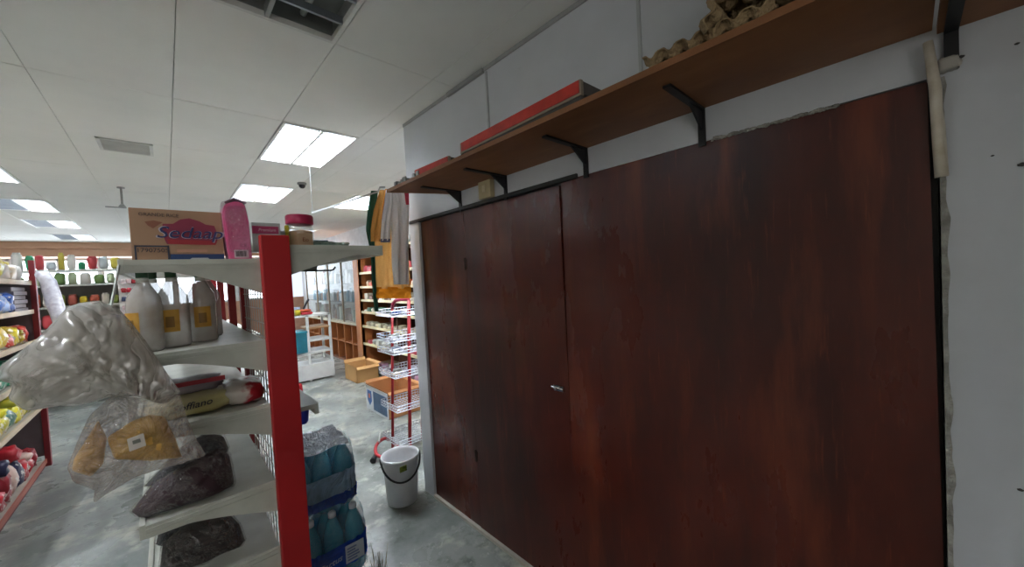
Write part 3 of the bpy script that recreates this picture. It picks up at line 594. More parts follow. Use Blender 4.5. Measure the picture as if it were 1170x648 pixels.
# =====================================================================  BUCKET, RED HOSE, BROOM
bk = thing('bucket', 'white plastic bucket with black handle on the floor against the plywood end', 'bucket', (1.135, 2.46, 0))
BKM = M('#dfe0e2', .35)
obj('pail', MB().lathe([(0, .004), (.098, .004), (.1, 0), (.104, .006), (.122, .30), (.130, .302), (.132, .318), (.130, .325), (.122, .325), (.118, .30), (.098, .02), (0, .012)], (1.135, 2.46, 0), 36), BKM, bk)
c = Vector((1.135, 2.46, .318)); ah = [c+Vector((-.133*math.cos(a)*1.0, -.045*math.sin(a)-.09*math.sin(a), -.13*math.sin(a))) for a in [math.pi*k/20 for k in range(21)]]
rot = Matrix.Translation(c) @ Matrix.Rotation(-.35, 4, 'Z') @ Matrix.Translation(-c)
obj('handle', MB().tube([rot @ p for p in ah], .0065, 8), BLACK, bk, 'black wire handle hanging down')
lb_ = P(461, 536, 'y', 2.305); obj('label_sticker', MB().box(lb_+Vector((-.024, 0, -.018)), lb_+Vector((.024, .006, .018))), M('#7d8a2c', .5, c2='#4d5a20', scale=60), bk, 'olive green tag on the handle')
q = [P(a, b, 'z', zz) for a, b, zz in [(452, 531, .02), (441, 524, .03), (431, 520, .05), (429, 512, .09), (433, 505, .12), (440, 501, .12), (445, 503, .06)]]
hs = thing('red_hose', 'curved red tube with black end lying on the floor beside the bucket', 'hose', q[1])
sm = []
for i in range(len(q)-1):
    for k in range(4): 
        t_ = k/4; p0, p1, p2, p3 = q[max(i-1, 0)], q[i], q[i+1], q[min(i+2, len(q)-1)]
        sm.append(.5*((2*p1)+(-p0+p2)*t_+(2*p0-5*p1+4*p2-p3)*t_*t_+(-p0+3*p1-3*p2+p3)*t_**3))
obj('tube', MB().tube(sm, .014, 10), M('#b8252b', .4), hs)
obj('end_cap', MB().tube([P(429, 520, 'z', .04), P(426, 527, 'z', .02)], [.018, .026], 10), BLACK, hs, 'black rubber end')
obj('strap', MB().tube([P(433, 505, 'z', .13), P(434, 494, 'z', .17)], .008, 6), M('#c9ccc9', .5), hs, 'white strap')
br = thing('straw_broom', 'stiff brown grass broom tips sticking up beside the water packs at the bottom edge', 'broom', (.72, 1.80, 0))
bs = MB(); bc_ = Vector((.70, 1.84, 0))
for k in range(46):
    a = rnd.uniform(0, 6.28); s_ = rnd.uniform(.0, .045); hh = rnd.uniform(.10, .21); b_ = bc_+Vector((math.cos(a)*s_*.4, math.sin(a)*s_*.4, 0)); tp_ = bc_+Vector((math.cos(a)*s_*1.6, math.sin(a)*s_*1.6, hh)); bs.tube([b_, b_.lerp(tp_, .5)+Vector((rnd.uniform(-.004, .004), 0, 0)), tp_], [.0022, .0018, .0008], 4)
obj('bristles', bs, M('#7d7658', .8, c2='#4c4a34', scale=30), br, stuff=True)
obj('binding', MB().lathe([(.022, 0), (.03, .02), (.024, .05), (.018, .055)], bc_, 12), M('#5c4a32', .8), br)
# =====================================================================  CLOTHES on a rod
RX = .99
rd = thing('clothes_rod', 'thin steel rod running from the wall shelf end towards the back above the gondola', 'rod', (RX, 2.8, 2.1))
obj('rod', MB().tube([P(432, 219, 'x', .97), P(365, 240, 'x', .97)+Vector((0, .2, .01))], .006, 8), STEEL, rd)
obj('end_hook', MB().tube([P(432, 219, 'x', .97), P(434, 214, 'x', .97), P(440, 214, 'x', 1.0)], .005, 6), STEEL, rd)
obj('hanger_wire', MB().tube([P(365, 240, 'x', .97)+Vector((0, .2, .01)), P(365, 240, 'x', .97)+Vector((0, .2, .5))], .003, 5), STEEL, rd)
def fabric(c, tf=.4):
    ma = bpy.data.materials.new('fabric_'+c.strip('#')); ma.use_nodes = True; nt = ma.node_tree; N = nt.nodes; L = nt.links; N.remove(N['Principled BSDF'])
    tc = N.new('ShaderNodeTexCoord'); w_ = N.new('ShaderNodeTexNoise'); w_.inputs['Scale'].default_value = 160; L.new(tc.outputs['Object'], w_.inputs['Vector'])
    mx = N.new('ShaderNodeMix'); mx.data_type = 'RGBA'; mx.inputs[6].default_value = lin(c); l = lin(c); mx.inputs[7].default_value = (l[0]*.75, l[1]*.75, l[2]*.75, 1); L.new(w_.outputs[0], mx.inputs[0])
    d = N.new('ShaderNodeBsdfDiffuse'); t_ = N.new('ShaderNodeBsdfTranslucent'); L.new(mx.outputs[2], d.inputs[0]); L.new(mx.outputs[2], t_.inputs[0]); m_ = N.new('ShaderNodeMixShader'); m_.inputs[0].default_value = tf
    L.new(d.outputs[0], m_.inputs[1]); L.new(t_.outputs[0], m_.inputs[2]); L.new(m_.outputs[0], N['Material Output'].inputs[0]); return ma
def garment(rows, y, mat, par, name, lab=None, A=.012, fr_=26, th=.006, dy=0, ny=None):
    """rows of (py, px left, px right): a hanging cloth with folds"""
    R = [(P(l, py, 'y', y), P(r_, py, 'y', y)) for py, l, r_ in rows]; n = len(R)-1
    def fn(u, v):
        f = v*n; i = min(int(f), n-1); a = f-i; L0 = R[i][0].lerp(R[i+1][0], a); L1 = R[i][1].lerp(R[i+1][1], a); p = L0.lerp(L1, u)
        return p+Vector((0, A*math.sin(u*fr_*.5+v*2)*(.3+v)+A*.5*sn(u*7, v*4, y)+dy*v, 0))
    mb = MB(); mb.grid(fn, 24, 24); o = obj(name, mb, mat, par, lab)
    return o
GOLD = fabric('#e0ac66'); ORG = fabric('#e8952a')
t = thing('gold_garment', 'long golden brown garment with orange hem hanging at the wall shelf end', 'garment', P(448, 335, 'y', 2.40))
garment([(216, 441, 456), (232, 436, 462), (262, 430, 466), (300, 428, 469), (330, 430, 470)], 2.40, GOLD, t, 'body', A=.018)
garment([(328, 430, 470), (341, 431, 471)], 2.392, ORG, t, 'hem', 'orange hem band')
garment([(217, 434, 444), (240, 427, 441), (262, 424, 438), (276, 424, 436)], 2.37, GOLD, t, 'sleeve', A=.006)
garment([(216, 440, 443), (250, 436, 439)], 2.36, ORG, t, 'piping', 'orange front edge', A=.003)
WSH = fabric('#fafaff', .12)
t = thing('white_shirt', 'white shirt with red collar hanging in front of the golden garment', 'shirt', P(456, 324, 'y', 2.33))
garment([(216, 444, 468), (235, 446, 468), (270, 448, 468), (300, 449, 468), (325, 451, 468)], 2.33, WSH, t, 'body', A=.015)
garment([(217, 441, 450), (245, 437, 448), (275, 435, 446)], 2.315, WSH, t, 'sleeve', A=.005)
garment([(273, 435, 446), (277, 435, 446)], 2.312, M('#6b6f8f', .7), t, 'cuff', 'grey cuff trim', A=.003)
garment([(220, 462, 467), (234, 464, 467.5)], 2.312, M('#c43a55', .6), t, 'collar', 'red collar edge', A=.002)
t = thing('green_scarf', 'narrow dark green cloth hanging behind the golden garment', 'scarf', P(428, 355, 'y', 2.415))
garment([(218, 424, 432), (240, 420, 430), (262, 418, 428), (290, 424, 429), (320, 425, 430), (356, 428, 433)], 2.415, M('#1f5f4b', .7), t, 'cloth', A=.005)
# =====================================================================  RED WIRE RACK
rk = thing('wire_basket_rack', 'tall red metal rack with white wire baskets standing behind the bucket', 'rack', (1.5, 3.15, 0))
REDR = M('#a81a22', .4)
pa = P(448, 500, 'y', 3.25); pb = P(448, 352, 'y', 3.25); pc = P(468, 512, 'y', 3.0); pd_ = P(467, 343, 'y', 3.0)
pa.z = 0; pc.z = 0
posts = [(pa, pb), (pc, pd_), (Vector((pa.x+.30, pa.y, 0)), Vector((pb.x+.30, pb.y, pb.z))), (Vector((pc.x+.30, pc.y, 0)), Vector((pd_.x+.30, pd_.y, pd_.z)))]
for i, (a, b) in enumerate(posts): obj('post', MB().tube([a, b], .0155 if i % 2 else .013, 8), REDR, rk)
ar = [pb, P(449, 347, 'y', 3.22), P(452, 343.5, 'y', 3.18), P(458, 342, 'y', 3.12), P(467, 342, 'y', 3.02)]
obj('arch', MB().tube(ar, .016, 8), M('#b02848', .4), rk, 'curved red top bar')
obj('foot_bar', MB().tube([posts[0][0]+Vector((0, 0, .05)), posts[1][0]+Vector((0, 0, .05))], .008, 6), REDR, rk)
WIRE = M('#c3c5cc', .35, .5)
def wire_basket(py, dep=.05):
    zz = P(455, py, 'y', 3.1).z; x0 = min(pa.x, pc.x)-.06; x1 = pa.x+.31; y0, y1 = 2.98, 3.30; mb = MB(); rr = .0028
    n1 = 12
    for k in range(n1+1): x = x0+(x1-x0)*k/n1; mb.tube([(x, y0, zz+dep), (x, y0, zz), (x, y1, zz), (x, y1, zz+dep)], rr, 4)
    for k in range(9): y = y0+(y1-y0)*k/8; mb.tube([(x0, y, zz+dep), (x0, y, zz), (x1, y, zz)], rr, 4)
    for h_ in (0, dep*.5, dep): mb.tube([(x0, y0, zz+h_), (x1, y0, zz+h_), (x1, y1, zz+h_), (x0, y1, zz+h_), (x0, y0, zz+h_)], rr*1.3, 4)
    obj('wire_basket', mb, WIRE, rk); return zz
zbs = [wire_basket(py) for py in (360, 388, 402, 428, 466, 505)]
for k, (px, c) in enumerate([(450, '#3d4f86'), (457, '#8a8fb5'), (462, '#b9bcc8'), (453, '#6b6a72')]):
    p = P(px, 360, 'y', 3.1); o = obj('small_packet', pouch((p.x, 3.08+.04*(k % 2), zbs[0]+.004), .07, .06, .035, k, .15, 7), M(c, .4)); tag(o, ['navy', 'lilac', 'pale grey', 'dark grey'][k]+' small packet in the top wire basket of the red rack', 'packet')
for j, zz in enumerate(zbs[1:4]):
    for k in range(4):
        o = obj('wrapped_item', pouch((pa.x-.02+.07*k, 3.06+.1*(k % 2), zz+.004), .075, .07, .03+.008*(k % 3), k+j, .2, 6), M(rnd.choice(['#aeb4c4', '#c6c8d0', '#9fa39a', '#c9b8a2']), .3)); tag(o, 'small pale wrapped item in the %s basket of the red rack' % ['second', 'third', 'fourth'][j], 'packet', 'wrapped items in the rack baskets')
# =====================================================================  BROWN SHELF UNIT, GLASS CABINET
ux = 2.45; uy0, uy1 = 3.9, 6.48
su = thing('open_shelf_unit', 'tall brown wooden shelf unit with cream shelf edges behind the hanging clothes', 'shelving', (2.7, 5.2, 0))
obj('end_panel', MB().box((ux-.02, uy1-.02, 0), (2.93, uy1+.03, 2.12)), WOOD, su); obj('end_panel', MB().box((ux, uy0-.03, 0), (2.93, uy0, 2.12)), WOOD, su)
obj('front_stile', MB().box((ux-.03, uy1-.02, 0), (ux+.03, uy1+.20, 2.12)), WOOD, su)
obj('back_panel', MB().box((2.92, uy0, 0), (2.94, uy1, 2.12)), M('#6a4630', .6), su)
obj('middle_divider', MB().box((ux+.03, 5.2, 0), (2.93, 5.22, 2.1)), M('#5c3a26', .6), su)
slv = [2.04, 1.69, 1.452, 1.228, 1.024, .781, .48, .10]
for z_ in slv:
    s = obj('shelf', MB().box((ux, uy0, z_-.02), (2.92, uy1-.02, z_)), CREAM, su); obj('shelf_edge', MB().box((ux-.012, uy0, z_-.022), (ux, uy1-.02, z_+.016)), M('#e3d6ad', .5), s)
cols_s = [['#d8d8d4', '#b9c2b8'], ['#c94a55', '#d86a70', '#c9c3ba'], ['#c95a3c', '#d8b9a0'], ['#d9d2c4', '#8a6a5a'], ['#3c6a52', '#c9386a', '#d8d4cc'], ['#b8b29c', '#a59d84', '#cfc7a8'], ['#cfd0c8', '#c95a6a', '#b0b4ac'], ['#b58aa0', '#c9c4c4', '#6a5a60']]
nm = ['top', 'second', 'third', 'fourth', 'fifth', 'sixth', 'seventh', 'lowest']
for j, z_ in enumerate(slv):
    y = uy0+.3
    while y < uy1-.15:
        wd = rnd.uniform(.09, .16); hh = rnd.uniform(.04, .10) if j > 3 else rnd.uniform(.06, .13); cc = rnd.choice(cols_s[j])
        if rnd.random() < .5: mb = MB().box((ux+.02, y, z_), (ux+.02+rnd.uniform(.08, .14), y+wd*.85, z_+hh), .004)
        else: mb = pouch((ux+.09, y+wd/2, z_), .13, wd*.9, hh, y, .12, 7)
        o = obj('small_goods', mb, M(cc, .5)); tag(o, '%s small packaged goods on the %s shelf of the brown shelf unit' % (cname(cc), nm[j]), 'goods', 'goods on the %s shelf of the brown unit' % nm[j]); y += wd+rnd.uniform(.01, .06)
# low pigeonhole cabinet
pc_ = thing('pigeonhole_cabinet', 'low brown wooden cabinet with open pigeonholes under the glass display', 'cabinet', (2.7, 8.3, 0))
cy0, cy1, ct_ = 6.70, 10.0, .75
obj('carcass', MB().box((2.50, cy0, 0), (2.93, cy1, .04)).box((2.90, cy0, .04), (2.93, cy1, ct_)), M('#6f3d20', .6), pc_)
obj('counter_top', MB().box((2.46, cy0, ct_), (2.93, cy1, ct_+.03)), M('#c9bda0', .5), pc_)
obj('shelf', MB().box((2.50, cy0, .38), (2.90, cy1, .40)), WOOD, pc_)
for k in range(9): obj('upright', MB().box((2.49, cy0+k*.41, .04), (2.90, cy0+k*.41+.025, ct_)), WOOD, pc_)
gc = thing('glass_display_cabinet', 'glass fronted display cabinet with wooden posts standing on the low brown cabinet', 'cabinet', (2.7, 8.3, ct_+.03))
gz0, gz1 = ct_+.03, 2.1
obj('back', MB().box((2.90, cy0, gz0), (2.93, cy1, gz1)), M('#8d948f', .5), gc); obj('top', MB().box((2.5, cy0, gz1), (2.93, cy1, gz1+.04)), WOOD, gc)
for k in range(5):
    y = cy0+k*.82; obj('post', MB().box((2.49, y, gz0), (2.52, y+.03, gz1)), M('#8a7458', .5), gc)
    if k < 4: obj('glass_pane', MB().box((2.503, y+.03, gz0), (2.507, y+.82, gz1)), M('#dfeaea', .04, alpha=.18), gc, 'clear glass pane')
for z_ in (1.16, 1.52): obj('glass_shelf', MB().box((2.54, cy0, z_), (2.9, cy1, z_+.008)), M('#b4cfc8', .1, alpha=.5), gc)
gi = 0
for z_, cs in ((gz0, ['#8a7d74', '#b5a69c', '#6b625c', '#a7b0a0', '#7d5a4c']), (1.168, ['#c9cfcd', '#e0e4e2', '#3f8fb0', '#a77a60', '#566']), (1.528, ['#e0e4e2', '#d2d6d2', '#7a4a36', '#26303a'])):
    y = cy0+.06
    while y < cy1-.1:
        wd = rnd.uniform(.07, .15); hh = rnd.uniform(.12, .32); cc = rnd.choice(cs); cc = cc if len(cc) == 7 else '#555f66'
        mb = MB().box((2.60, y, z_), (2.72, y+wd*.9, z_+hh), .005) if rnd.random() < .6 else MB().lathe([(wd*.4, 0), (wd*.4, hh*.7), (wd*.2, hh*.85), (wd*.2, hh), (0, hh)], (2.66, y+wd/2, z_), 12)
        o = obj('display_item', mb, M(cc, .4)); tag(o, '%s small item on the %s level inside the glass display cabinet' % (cname(cc), 'bottom' if z_ == gz0 else 'middle' if z_ < 1.3 else 'top'), 'goods', 'items inside the glass display cabinet'); y += wd+rnd.uniform(.01, .08)
# white open stand
st = thing('white_metal_stand', 'white metal stand with open shelves beyond the red post', 'stand', (1.65, 6.75, 0))
sx0, sx1, sy0, sy1, sh_ = 1.36, 1.95, 6.52, 6.95, 1.06
for x_ in (sx0, sx1-.03, 1.59):
    for y_ in (sy0, sy1-.03):
        if x_ == 1.59 and y_ != sy0: continue
        obj('leg', MB().box((x_, y_, 0), (x_+.035, y_+.03, sh_)), WHITE, st)
for z_, xa in ((sh_, sx0), (.86, 1.61), (.66, 1.61), (.47, sx0)): obj('shelf', MB().box((xa, sy0, z_-.03), (sx1, sy1, z_)), WHITE if z_ != .86 else M('#b58d66', .6), st)
obj('plinth', MB().box((sx0, sy0-.02, .03), (sx1+.01, sy1, .27)), WHITE, st)
for (px0, px1, c, lab, hh, nm_) in [(344, 358, '#c9303a', 'red packet lying on the white metal stand', .05, 'red_packet'), (337, 344, '#c9b82a', 'yellow packet at the left of the white stand top', .09, 'yellow_packet'), (342, 356, '#d8582e', 'orange-red packet stacked on the red one', .04, 'orange_packet')]:
    a, b = P(px0, 357, 'y', 6.6), P(px1, 357, 'y', 6.6); zz = sh_+(.05 if nm_ == 'orange_packet' else 0)
    tag(obj(nm_, pouch(((a.x+b.x)/2, 6.66, zz), b.x-a.x, .16, hh, px0, .1, 8), M(c, .4)), lab, 'packet')
a = P(340, 347, 'y', 6.75); tag(obj('blue_white_tub', MB().lathe([(.05, 0), (.055, .12), (.05, .125), (0, .125)], (a.x-.01, 6.8, sh_), 14), M('#b9c6dc', .4)), 'pale blue tub on the back of the white stand', 'tub')
tag(obj('dark_tool', MB().tube([(a.x+.06, 6.8, sh_+.02), (a.x+.14, 6.82, sh_+.17), (a.x+.18, 6.82, sh_+.24)], [.012, .016, .02], 8), M('#2b2a33', .5)), 'dark slanting utensil standing on the white stand', 'utensil')
t = thing('teal_bin', 'teal plastic storage box on the lower shelf of the white stand beside the red post', 'box', (1.48, 6.65, .47))
obj('bin', MB().box((1.39, 6.5, .471), (1.585, 6.85, .80), .01), M('#1a6e80', .45), t); obj('rim', MB().box((1.38, 6.49, .78), (1.595, 6.86, .812), .004), M('#25808f', .45), t)
a = P(341, 425, 'y', 5.6); tag(obj('red_canister', MB().lathe([(.05, 0), (.055, .02), (.055, .2), (.045, .22), (0, .22)], (a.x-.02, 5.6, 0), 16), M('#c1202e', .4)), 'red canister on the floor just right of the red post', 'canister')
# cardboard boxes on the floor
def open_box(x0, x1, y0, y1, h, mat, lab, name, fl=.09, inner=None):
    t = thing(name, lab, 'cardboard box', ((x0+x1)/2, (y0+y1)/2, 0)); th = .006; b = MB()
    b.box((x0, y0, 0), (x1, y1, th)).box((x0, y0, 0), (x0+th, y1, h)).box((x1-th, y0, 0), (x1, y1, h)).box((x0, y0, 0), (x1, y0+th, h)).box((x0, y1-th, 0), (x1, y1, h)); obj('box_body', b, mat, t)
    for i, (p, q_, d_) in enumerate([((x0, y0, h), (x0, y1, h), (-fl*.6, 0, fl*.4)), ((x1, y0, h), (x1, y1, h), (fl*.7, 0, fl*.2)), ((x0, y1, h), (x1, y1, h), (0, fl*.5, fl*.6)), ((x0, y0, h), (x1, y0, h), (0, -fl*.6, -fl*.5))]):
        p, q_, d_ = Vector(p), Vector(q_), Vector(d_); obj('flap', MB().prism([p, q_, q_+d_, p+d_], (0, 0, .004)), mat, t)
    return t
open_box(2.04, 2.38, 5.75, 6.25, .24, CARD, 'plain tan open cardboard box on the floor by the brown cabinets', 'cardboard_box', .07)
bx_ = open_box(1.72, 2.12, 3.95, 4.55, .30, M('#b27c4c', .8, c2='#a56f42', scale=5), 'open carton with white and blue printed side on the floor behind the wire rack', 'printed_carton', .05)
obj('printed_side', MB().box((1.712, 3.95, .0), (1.72, 4.55, .29)), M('#d2d6d8', .5), bx_, 'white printed side'); obj('blue_print', MB().box((1.709, 3.97, .03), (1.713, 4.33, .25)), M('#27435f', .5, c2='#3c5a78', scale=12), bx_)
obj('blue_shield', MB().prism([(1.709, 4.38, .24), (1.709, 4.50, .24), (1.709, 4.50, .12), (1.709, 4.44, .06), (1.709, 4.38, .12)], (.004, 0, 0)), M('#2a5fa0', .5), bx_); obj('orange_dot', MB().box((1.706, 4.42, .15), (1.71, 4.46, .2), .002), M('#d8763a', .5), bx_)
for k in range(3): tag(obj('pink_packet', pouch((2.5+.0*k, 5.0+.35*k, .02), .14, .22, .10, k, .15, 8), M(['#c99aa8', '#b8a8b4', '#d2b8bc'][k], .35)), ['dusty pink', 'mauve', 'pale pink'][k]+' soft packet on the floor level of the brown unit', 'packet')
# =====================================================================  LEFT GONDOLA
lg = thing('left_gondola', 'shelving on the left side of the aisle with red post and cream shelf edges', 'shelving', (-1.2, 4.6, 0))
LX = -.90; ly0, ly1 = 3.0, 5.45
PO = M('#7a1a22', .5)
obj('post', MB().box((LX+.0, ly1, 0), (LX+.035, ly1+.05, 1.9)), PO, lg); obj('post', MB().box((-1.5, ly1, 0), (-1.46, ly1+.05, 1.9)), PO, lg)
obj('end_panel', MB().box((-1.46, ly1+.01, .1), (LX, ly1+.03, 1.72)), M('#6d6264', .6), lg); obj('back_panel', MB().box((-1.50, ly0, 0), (-1.47, ly1, 1.7)), M('#8d8a88', .6), lg)
lz = [1.70, 1.44, 1.165, .87, .56, .06]
for z_ in lz:
    dx_ = .0 if z_ > .1 else 0
    s = obj('shelf', MB().box((-1.47, ly0, z_-.02), (LX, ly1, z_)), M('#a9a297', .5), lg); obj('shelf_edge', MB().box((LX, ly0, z_-.026), (LX+.012, ly1, z_+.012)), M('#c9b59a' if z_ != .06 else '#a5543f', .5), s)
obj('base_edge', MB().box((LX-.02, ly0, 0), (LX, ly1, .04)), M('#5c1a1a', .6), lg)
lt_spec = [(1.70, ['#d8c9bd', '#c9b8a0', '#d9d6d0', '#c9b92a'], .13, .24, 'soft plastic bag of goods on the top left shelf', 'bag', 'bags on the top left shelf'),
 (1.44, ['#4d78c9', '#9db6e0', '#3a63b5'], .10, .17, 'mottled packet on the second left shelf', 'packet', 'blue packets on the second left shelf'),
 (1.165, ['#d2bf2e', '#c9ab3a', '#c9453a'], .08, .2, 'packet on the third left shelf', 'packet', 'packets on the third left shelf'),
 (.87, ['#1f7a5a', '#2a8c66', '#2e6a9a'], .10, .2, 'packet on the fourth left shelf', 'packet', 'green packets on the fourth left shelf'),
 (.56, ['#d8cc2a', '#cbb528', '#b8b030', '#3a6a5a'], .10, .2, 'packet on the fifth left shelf', 'packet', 'yellow packets on the fifth left shelf'),
 (.06, ['#b02630', '#8a1c28', '#c9a89a', '#2a2a4a', '#b8323a'], .12, .28, 'glossy packet on the lowest left shelf', 'packet', 'packets on the lowest left shelf')]
for z_, cs, ha, hb, lab, cat, grp in lt_spec:
    y = 3.5; k = 0
    while y < ly1-.12:
        wd = rnd.uniform(.12, .2); hh = min(rnd.uniform(ha, hb), .235); cc = cs[k % len(cs)]; k += 1
        x_ = LX-.11
        if z_ == 1.44 and y > 4.95: y = 9; break
        o = obj('goods_packet', pouch((x_, y+wd/2, z_), .19, wd, hh, y*3, .16, 8), M(cc, .3, c2='#d9d4cc', scale=22, lo=.56, hi=.62)); tag(o, cname(cc)+' '+lab, cat, grp)
        if z_ in (.56, .06, 1.165) and k % 2:
            o = obj('goods_packet', pouch((x_+.01, y+wd/2, z_+hh*.93), .17, wd*.9, hh*.5, y*5, .2, 8), M(cs[(k+1) % len(cs)], .3)); tag(o, cname(cs[(k+1) % len(cs)])+' '+lab+', lying on another packet', cat, grp+', upper layer')
        y += wd+.005
for k in range(6):
    o = obj('folded_carton', MB().box((LX-.28, 5.0, 1.44+k*.036), (LX-.01-.01*(k % 2), 5.40, 1.473+k*.036), .004), M('#8a8086', .6)); tag(o, 'flat mauve grey box beside the left red post, '+['bottom of the stack', 'second from the bottom', 'third from the bottom', 'third from the top', 'second from the top', 'topmost'][k], 'box', 'flat boxes on the second left shelf')
rl = [P(44, 314, 'y', 5.3), P(55, 322, 'y', 5.25), P(62, 345, 'y', 5.2), P(70, 368, 'y', 5.1), P(78, 430, 'y', 4.95)]
t = obj('plastic_roll', MB().tube([rl[0], rl[0].lerp(rl[1], .5)+Vector((0, 0, .03)), rl[1], rl[2], rl[3], rl[4]], [.03, .045, .05, .055, .05, .04], 12), M('#c9c9cf', .4, c2='#a9a6b0', scale=30)); tag(t, 'slanting roll of pale grey plastic leaning past the left red post', 'roll')
# =====================================================================  FAR SHELVING ACROSS THE SHOP
fg = thing('far_shelving', 'white far shelving with mixed groceries under the tan bulkhead', 'shelving', (-1.1, 8.2, 0))
fy = 8.0; fx0, fx1 = -2.6, -.42
for z_ in (1.93, 1.72, 1.42, 1.12, .8, .4): obj('shelf', MB().box((fx0, fy, z_-.025), (fx1, fy+.4, z_)), M('#cfd0c6', .5), fg)
obj('back', MB().box((fx0, fy+.4, 0), (fx1, fy+.43, 1.74)), M('#9a978f', .6), fg)
obj('end_panel', MB().box((fx1, fy, 0), (fx1+.03, fy+.43, 1.94)), M('#8a2a2a', .5), fg); obj('end_panel', MB().box((fx0-.03, fy, 0), (fx0, fy+.43, 1.94)), M('#8a2a2a', .5), fg)
for j, (z_, cs) in enumerate([(1.93, ['#d9d4cc', '#2e9a6a', '#c9454a', '#cfd8dc', '#c9b84a']), (1.72, ['#6a8a4a', '#b8c4a0', '#d9d4cc']), (1.42, ['#c9b02e', '#b5543c', '#d9cfc0', '#8a9a4a', '#a04a3a']), (1.12, ['#c9444a', '#d8d2c8', '#3a5aa0']), (.8, ['#c9b04a', '#a04038', '#d2ccc0'])]):
    x = fx0+.03; k = 0
    while x < fx1-.08:
        wd = rnd.uniform(.07, .13); hh = rnd.uniform(.12, .2) if j else rnd.uniform(.10, .26)
        if j == 1: hh = rnd.uniform(.12, .17)
        rb_ = rnd.random() < .5; mb = MB().lathe([(wd*.42, 0), (wd*.42, hh*.85), (wd*.3, hh*.9), (wd*.3, hh), (0, hh)], (x+wd/2, fy+.08, z_), 10) if rb_ else pouch((x+wd/2, fy+.09, z_), wd*.95, .12, hh, x*7, .12, 7)
        o = obj('grocery_item', mb, M(cs[k % len(cs)], .45)); k += 1; tag(o, '%s %s on the %s shelf of the far shelving' % (cname(cs[(k-1) % len(cs)]), 'tub' if rb_ else 'pouch', ['top', 'second', 'third', 'fourth', 'fifth'][j]), 'grocery', 'groceries on the %s far shelf' % ['top', 'second', 'third', 'fourth', 'fifth'][j]); x += wd+.01
# white rack with red sachets behind the hook
wk = thing('sachet_rack', 'white rack with rows of red and white sachets seen left of the frosted bottles', 'rack', (-.2, 4.6, 0))
wy = 4.6; a, b = P(133, 304, 'y', wy), P(162, 352, 'y', wy)
obj('rack_panel', MB().box((a.x, wy, 0), (b.x+.02, wy+.03, a.z)), M('#d6d4d0', .5), wk)
for j in range(6):
    z_ = a.z-.06-j*.075
    for k in range(4): 
        x_ = a.x+.02+k*(b.x-a.x)/4; tag(obj('sachet', pouch((x_+.012, wy-.02, z_-.02), .034, .02, .04, k+j, .2, 5), M(['#b52a3a', '#d6c9c9', '#a52430', '#3a4a6a', '#c9b0b0'][(k*3+j) % 5], .4)), 'tiny '+cname(['#b52a3a', '#d6c9c9', '#a52430', '#3a4a6a', '#c9b0b0'][(k*3+j) % 5])+' sachet hanging on the white rack, '+['top row', 'second row', 'third row', 'fourth row', 'fifth row', 'lowest row'][j], 'sachet', 'sachets on the white rack')
# shelves and goods seen along the gondola's far side (right aisle row behind the bottles)
rw = thing('rear_gondola', 'farther gondola row with red posts seen through the open second shelf', 'shelving', (.0, 4.3, 0))
for k in range(3): obj('post', MB().box((.20, 3.3+k*.9, 0), (.26, 3.36+k*.9, 1.62)), M('#a1202a', .5), rw)
for z_ in (1.2, .9, .6, .3): obj('shelf', MB().box((-.02, 3.3, z_-.02), (.5, 5.2, z_)), SHELFW, rw)
for k in range(9): tag(obj('tin', MB().lathe([(.035, 0), (.035, .10), (.03, .104), (0, .104)], (.06+.1*(k % 2), 3.4+.19*k, 1.2), 12), M(['#c9a59a', '#d8d4cc', '#b0404a'][k % 3], .4)), ['dusty pink', 'white', 'red'][k % 3]+' small tin on the farther gondola seen behind the bottles', 'tin', 'tins on the farther gondola')
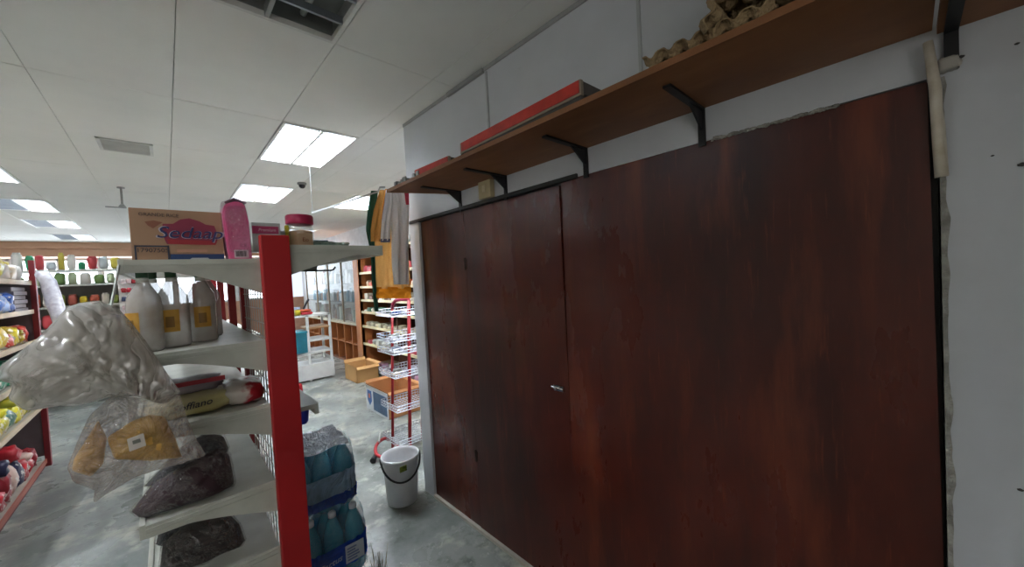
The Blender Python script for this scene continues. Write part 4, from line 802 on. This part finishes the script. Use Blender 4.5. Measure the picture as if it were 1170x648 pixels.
# =====================================================================  CEILING FITTINGS
vt = thing('air_vent', 'grey slatted ceiling air vent left of the largest lit lamp', 'vent', (-.15, 3.95, ZC))
vx0, vx1, vy0, vy1 = -.30, -.01, 3.83, 4.14
obj('frame', MB().box((vx0, vy0, ZC-.008), (vx1, vy0+.02, ZC)).box((vx0, vy1-.02, ZC-.008), (vx1, vy1, ZC)).box((vx0, vy0, ZC-.008), (vx0+.02, vy1, ZC)).box((vx1-.02, vy0, ZC-.008), (vx1, vy1, ZC)), M('#c9cac4', .5), vt)
obj('backing', MB().box((vx0+.01, vy0+.01, ZC-.002), (vx1-.01, vy1-.01, ZC)), M('#6f716d', .8), vt)
for k in range(7): y = vy0+.03+k*.038; obj('slat', MB().prism([(vx0+.02, y, ZC-.001), (vx0+.02, y+.012, ZC-.012), (vx0+.02, y+.015, ZC-.010), (vx0+.02, y+.004, ZC-.001)], (vx1-vx0-.04, 0, 0)), M('#b9bab5', .5), vt)
q = P(345, 211, 'z', ZC-.02); dm = thing('dome_camera', 'small dark dome camera on the ceiling between the two lit lamps', 'camera', (q.x, q.y, ZC)); obj('ring', MB().lathe([(.045, 0), (.045, -.02), (.035, -.025), (0, -.025)], (q.x, q.y, ZC), 18), M('#8f918f', .5), dm); obj('dome', MB().lathe([(.033, -.025), (.030, -.045), (.018, -.058), (0, -.062)], (q.x, q.y, ZC), 18), M('#22242a', .15), dm)
q = P(138, 214, 'z', ZC); sp = thing('sprinkler', 'thin sprinkler stem hanging from the ceiling above the noodle carton', 'sprinkler', (q.x, q.y, ZC)); obj('stem', MB().tube([(q.x, q.y, ZC), (q.x, q.y, ZC-.2)], .009, 8).lathe([(.03, 0), (.03, -.012), (0, -.012)], (q.x, q.y, ZC), 12), M('#8d8f8a', .5), sp); obj('deflector', MB().lathe([(.01, -.17), (.03, -.2), (0, -.205)], (q.x, q.y, ZC), 10).box((q.x-.12, q.y-.01, ZC-.215), (q.x+.03, q.y+.01, ZC-.205)), M('#9d9f9a', .5), sp)

# alike things in a row: say which one by counting from an end that can be found
ordn = ['first', 'second', 'third', 'fourth', 'fifth', 'sixth', 'seventh', 'eighth', 'ninth', 'tenth']
same = {}
for o in bpy.data.objects:
    if o.parent is None and o.get('group') and o.get('label'): same.setdefault(o['label'], []).append(o)
for lab, os_ in same.items():
    if not 2 <= len(os_) <= 10: continue
    pos = {o: (o.location.copy() if o.location.length > .001 else sum((Vector(c) for c in o.bound_box), Vector())/8) for o in os_}
    xr = max(p.x for p in pos.values())-min(p.x for p in pos.values()); yr = max(p.y for p in pos.values())-min(p.y for p in pos.values())
    if max(xr, yr) < .05: continue
    if xr > yr: seq = sorted(os_, key=lambda o: pos[o].x); end = 'from the left'
    else: seq = sorted(os_, key=lambda o: pos[o].y); end = 'from the near end'
    for i, o in enumerate(seq):
        n = lab+', '+ordn[i]+' '+end
        if len(n.split()) <= 16: o['label'] = n
